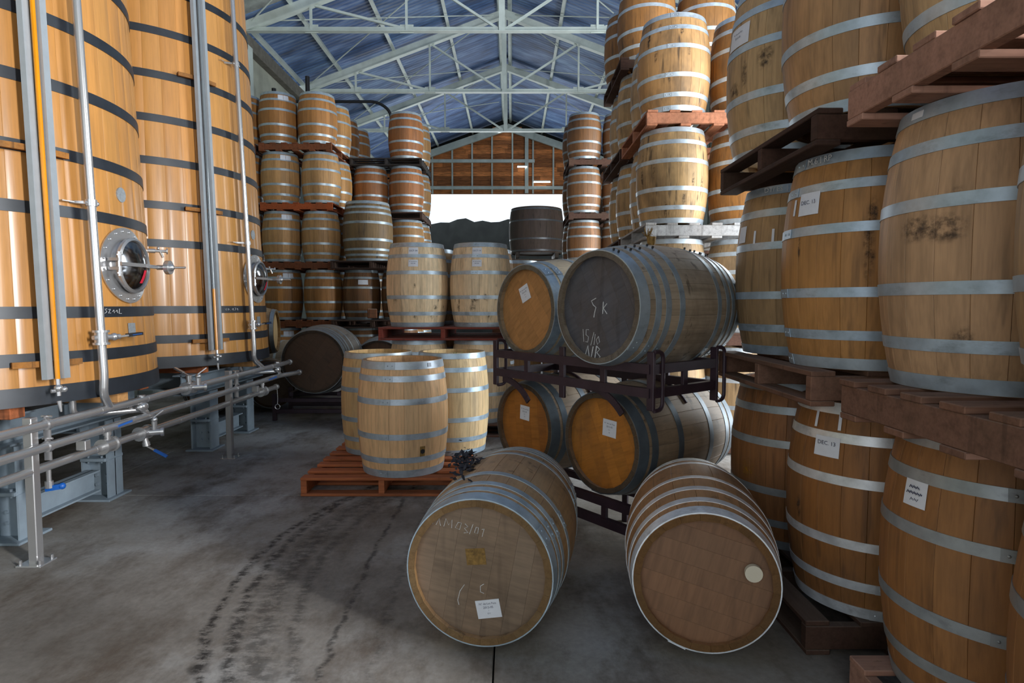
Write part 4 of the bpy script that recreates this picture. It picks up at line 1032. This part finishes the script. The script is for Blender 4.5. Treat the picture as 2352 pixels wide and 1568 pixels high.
def stand(label, T, yf):
    """four H columns, top beams, low tie beams, timber bearers"""
    t = thing('tank_stand', label, 'stand', (T[0], T[1], 0), group='blue grey steel tank stands')
    def hsec(bm, p, q, w, d, ax):
        """I section from p to q; flanges' normal along ax"""
        p, q, ax = Vector(p), Vector(q), Vector(ax); z = (q-p).normalized(); o = ax.cross(z); L = (q-p).length; c = (p+q)/2
        def slab(cc, sa, so):
            m = Matrix((ax, o, z)).transposed().to_4x4(); m.translation = cc
            v = bmesh.ops.create_cube(bm, size=1)['verts']; bmesh.ops.transform(bm, matrix=m @ Matrix.Diagonal((sa, so, L, 1)), verts=v)
        slab(c+ax*(d/2-.006), .012, w); slab(c-ax*(d/2-.006), .012, w); slab(c, d, .009)
    cols = []
    for xx in (-3.13-T[0], T[0]*0-.62-.62*0-(3.13+T[0])*0-.55):
        for yy in yf:
            y = yy-T[1]
            c = link('column', B(lambda bm: [hsec(bm, (xx, y, .016), (xx, y, .30), .17, .20, (1, 0, 0)), hsec(bm, (xx, y, .315), (xx, y, .60), .17, .20, (1, 0, 0))], 'col'), M['paintsteel'], t)
            link('base_plate', box_mesh((.27, .27, .016), .003, M['paintsteel']), M['paintsteel'], c, (xx, y, .008))
            link('joint_plate', box_mesh((.19, .21, .024), .003, M['paintsteel']), M['paintsteel'], c, (xx, y, .307))
            def f(bm):
                for u in (-.035, .035):
                    for z in (.10, .17): rod(bm, (xx+u, y-.022, z), (xx+u, y-.004, z), .011, 6)
                for u in (-.05, .05):
                    for v in (-.075, .075): rod(bm, (xx+u, y+v, .28), (xx+u, y+v, .335), .008, 6)
            link('bolt', B(f, 'bolts'), M['paintsteel'], c)
        ya, yb = yf[0]-T[1], yf[1]-T[1]
        link('tie_beam', B(lambda bm: hsec(bm, (xx, ya+.1, .155), (xx, yb-.1, .155), .10, .16, (0, 0, 1)), 'tie'), M['paintsteel'], t)
        link('top_beam', B(lambda bm: hsec(bm, (xx, ya-.42, .70), (xx, yb+.42, .70), .16, .195, (0, 0, 1)), 'top'), M['paintsteel'], t)
    for y in yf:
        y -= T[1]
        link('cross_beam', B(lambda bm: hsec(bm, (-.65, y, .695), (-3.20-T[0], y, .695), .09, .18, (0, 0, 1)), 'cross'), M['paintsteel'], t)
    for y in (-.62, 0, .62):
        w = math.sqrt(max(.1, 1.13**2-(abs(y)+.06)**2))
        link('timber_bearer', box_mesh((round(2*w, 3), .11, .08), .004), M['timber'], t, (0, y, .839), (0, 0, 0), S('#c07048') if y else S('#cf9a62'))
stand('blue grey steel stand under the nearest tank', T1, (3.76, 4.59))
stand('blue grey steel stand under the second tank', T2, (6.15, 7.01))

# ------------------------------------------------------------------ stainless pipe rail
t = thing('pipe_rail', 'three stainless pipes on two posts running past the tank feet', 'pipe rail', (-2.69, 3.4, 0))
def V(x, y, z): return Vector((x+2.69, y-3.4, z))
PXS = -2.655
def rpipe(z, x, y1, bend=False):
    pts = [V(x, 1.2, z), V(x, y1, z)]
    if bend: pts = arc([V(x, 1.2, z), V(x, y1-.35, z), V(x+.10, y1, z)], .08)
    p = link('pipe', B(lambda bm: sweep(bm, pts, .026, 14), 'rp', True), M['steel'], t)
    for y in [2.6, 3.05, 3.9, 4.4, 4.9, 5.5, 6.2, 6.7]:
        if y < y1: link('weld_collar', B(lambda bm: rod(bm, V(x, y-.012, z), V(x, y+.012, z), .0275, 14), 'wc', True), M['steel'], p)
    link('end_cap', B(lambda bm: rod(bm, V(x+(.10 if bend else 0), y1-.01, z), V(x+(.105 if bend else 0), y1+.02, z), .033, 14), 'ec', True), M['steel'], p)
    return p
pt = rpipe(.785, PXS, 7.25); pm = rpipe(.658, PXS, 7.28, True); plw = rpipe(.53, -2.70, 6.93)
for y in (3.38, 5.77):
    po = link('post', box_mesh((.052, .052, .83 if y < 4 else .84), .004, M['steel']), M['steel'], t, V(-2.70, y, .42))
    link('base_plate', box_mesh((.14, .13, .01), .002, M['steel']), M['steel'], po, (0, 0, -.415))
    def f(bm):
        for u in (-.055, .055):
            for v in (-.045, .045): rod(bm, (u, v, -.42), (u, v, -.385), .008, 6)
    link('bolt', B(f, 'bolts'), M['steel'], po)
    for z in (.785, .658):
        link('clamp', B(lambda bm: [rod(bm, V(PXS, y+.05, z), V(PXS, y+.08, z), .032, 14), bar(bm, V(PXS, y+.065, z+.03), V(PXS, y+.065, z+.05), .012, .03), rod(bm, V(PXS-.03, y+.065, z+.045), V(PXS+.03, y+.065, z+.045), .006, 8), bar(bm, V(PXS, y+.065, z-.08), V(PXS, y+.065, z-.03), .04, .008)], 'clamp', True), M['steel'], t)
def valve(y, z, x, ang_, grip, stub=None, down=False):
    c = V(x, y, z); tv = Vector((0, 1, 0)); up = Vector((0, 0, 1)) if not down else Vector((.2, 0, -1)).normalized()
    def f(bm):
        rod(bm, c-tv*.05, c+tv*.05, .045, 16); rod(bm, c-tv*.06, c-tv*.045, .052, 16); rod(bm, c+tv*.045, c+tv*.06, .052, 16)
        rod(bm, c, c+up*.075, .020, 12); rod(bm, c+up*.07, c+up*.10, .026, 12)
        if stub:
            d = Vector(stub); rod(bm, c, c+d*.11, .026, 14); rod(bm, c+d*.11, c+d*.13, .036, 14)
            rod(bm, c+d*.07, c+d*.07+Vector((0, 0, .09)), .020, 10); ball(bm, c+d*.07+Vector((0, 0, .09)), .024)
    v = link('valve', B(f, 'valve', True), M['steel'], t)
    h0 = c+up*.10; d = Vector((cos(ang_), sin(ang_)*.6, .35 if not down else -.6)).normalized()
    link('valve_handle', B(lambda bm: bar(bm, h0, h0+d*.09, .016, .008), 'h'), M['steel'], v)
    link('handle_grip', B(lambda bm: bar(bm, h0+d*.06, h0+d*.16, .024, .014), 'g'), grip, v)
    if stub:
        d2 = Vector(stub); q = c+d2*.07+Vector((0, 0, .11))
        link('valve_handle', B(lambda bm: bar(bm, q, q+Vector((.06, .02, .05)), .02, .008), 'h2'), M['steel'], v)
valve(4.98, .785, PXS, 2.6, M['steel'], (.86, .5, 0))
valve(4.42, .53, -2.70, .2, M['blue'], (.9, .42, 0), True)
valve(4.02, .53, -2.70, .5, M['blue'])
valve(6.55, .53, -2.70, .5, M['blue'])
link('drain_valve', B(lambda bm: [rod(bm, V(-2.70, 3.50, .53), V(-2.70, 3.50, .42), .013, 10), rod(bm, V(-2.70, 3.50, .44), V(-2.70, 3.50, .40), .022, 10)], 'dv', True), M['steel'], t)
link('drain_handle', B(lambda bm: [bar(bm, V(-2.72, 3.50, .395), V(-2.64, 3.52, .405), .03, .03), ball(bm, V(-2.64, 3.52, .405), .02)], 'dh', True), M['blue'], t)
# return bends from each tank foot to the middle pipe
for (ty_, yy) in ((T1, 4.18), (T2, 6.72)):
    link('branch_pipe', B(lambda bm: sweep(bm, arc([V(-2.95, yy-.12, .86), V(-2.95, yy-.12, .73), V(-2.93, yy-.05, .715), V(PXS, yy+.18, .715), V(PXS, yy+.22, .665)], .04), .022, 12), 'branch', True), M['steel'], t)
    c = V(PXS-.01, yy+.17, .735)
    v = link('valve', B(lambda bm: [ball(bm, c, .042, (1, 1.3, .9), 12), rod(bm, c, c+Vector((0, 0, .07)), .020, 10), rod(bm, c+Vector((0, 0, .05)), c+Vector((0, 0, .085)), .026, 10), rod(bm, c+Vector((-.07, -.03, -.012)), c+Vector((-.05, -.02, -.012)), .036, 14)], 'bv', True), M['steel'], t)
    link('bracket', box_mesh((.06, .05, .06), .003, M['steel']), M['steel'], t, V(PXS, yy-.45, .60))
link('chain', B(lambda bm: sweep(bm, [V(-2.69, 6.93, .53), V(-2.685, 6.935, .40), V(-2.69, 6.935, .33)], .004, 5), 'ch'), M['steel'], t)
link('chain_ring', B(lambda bm: sweep(bm, [V(-2.69+.028*cos(a), 6.935, .30+.028*sin(a)) for a in [2*pi*k/14 for k in range(14)]], .004, 5, True), 'cr'), M['steel'], t)
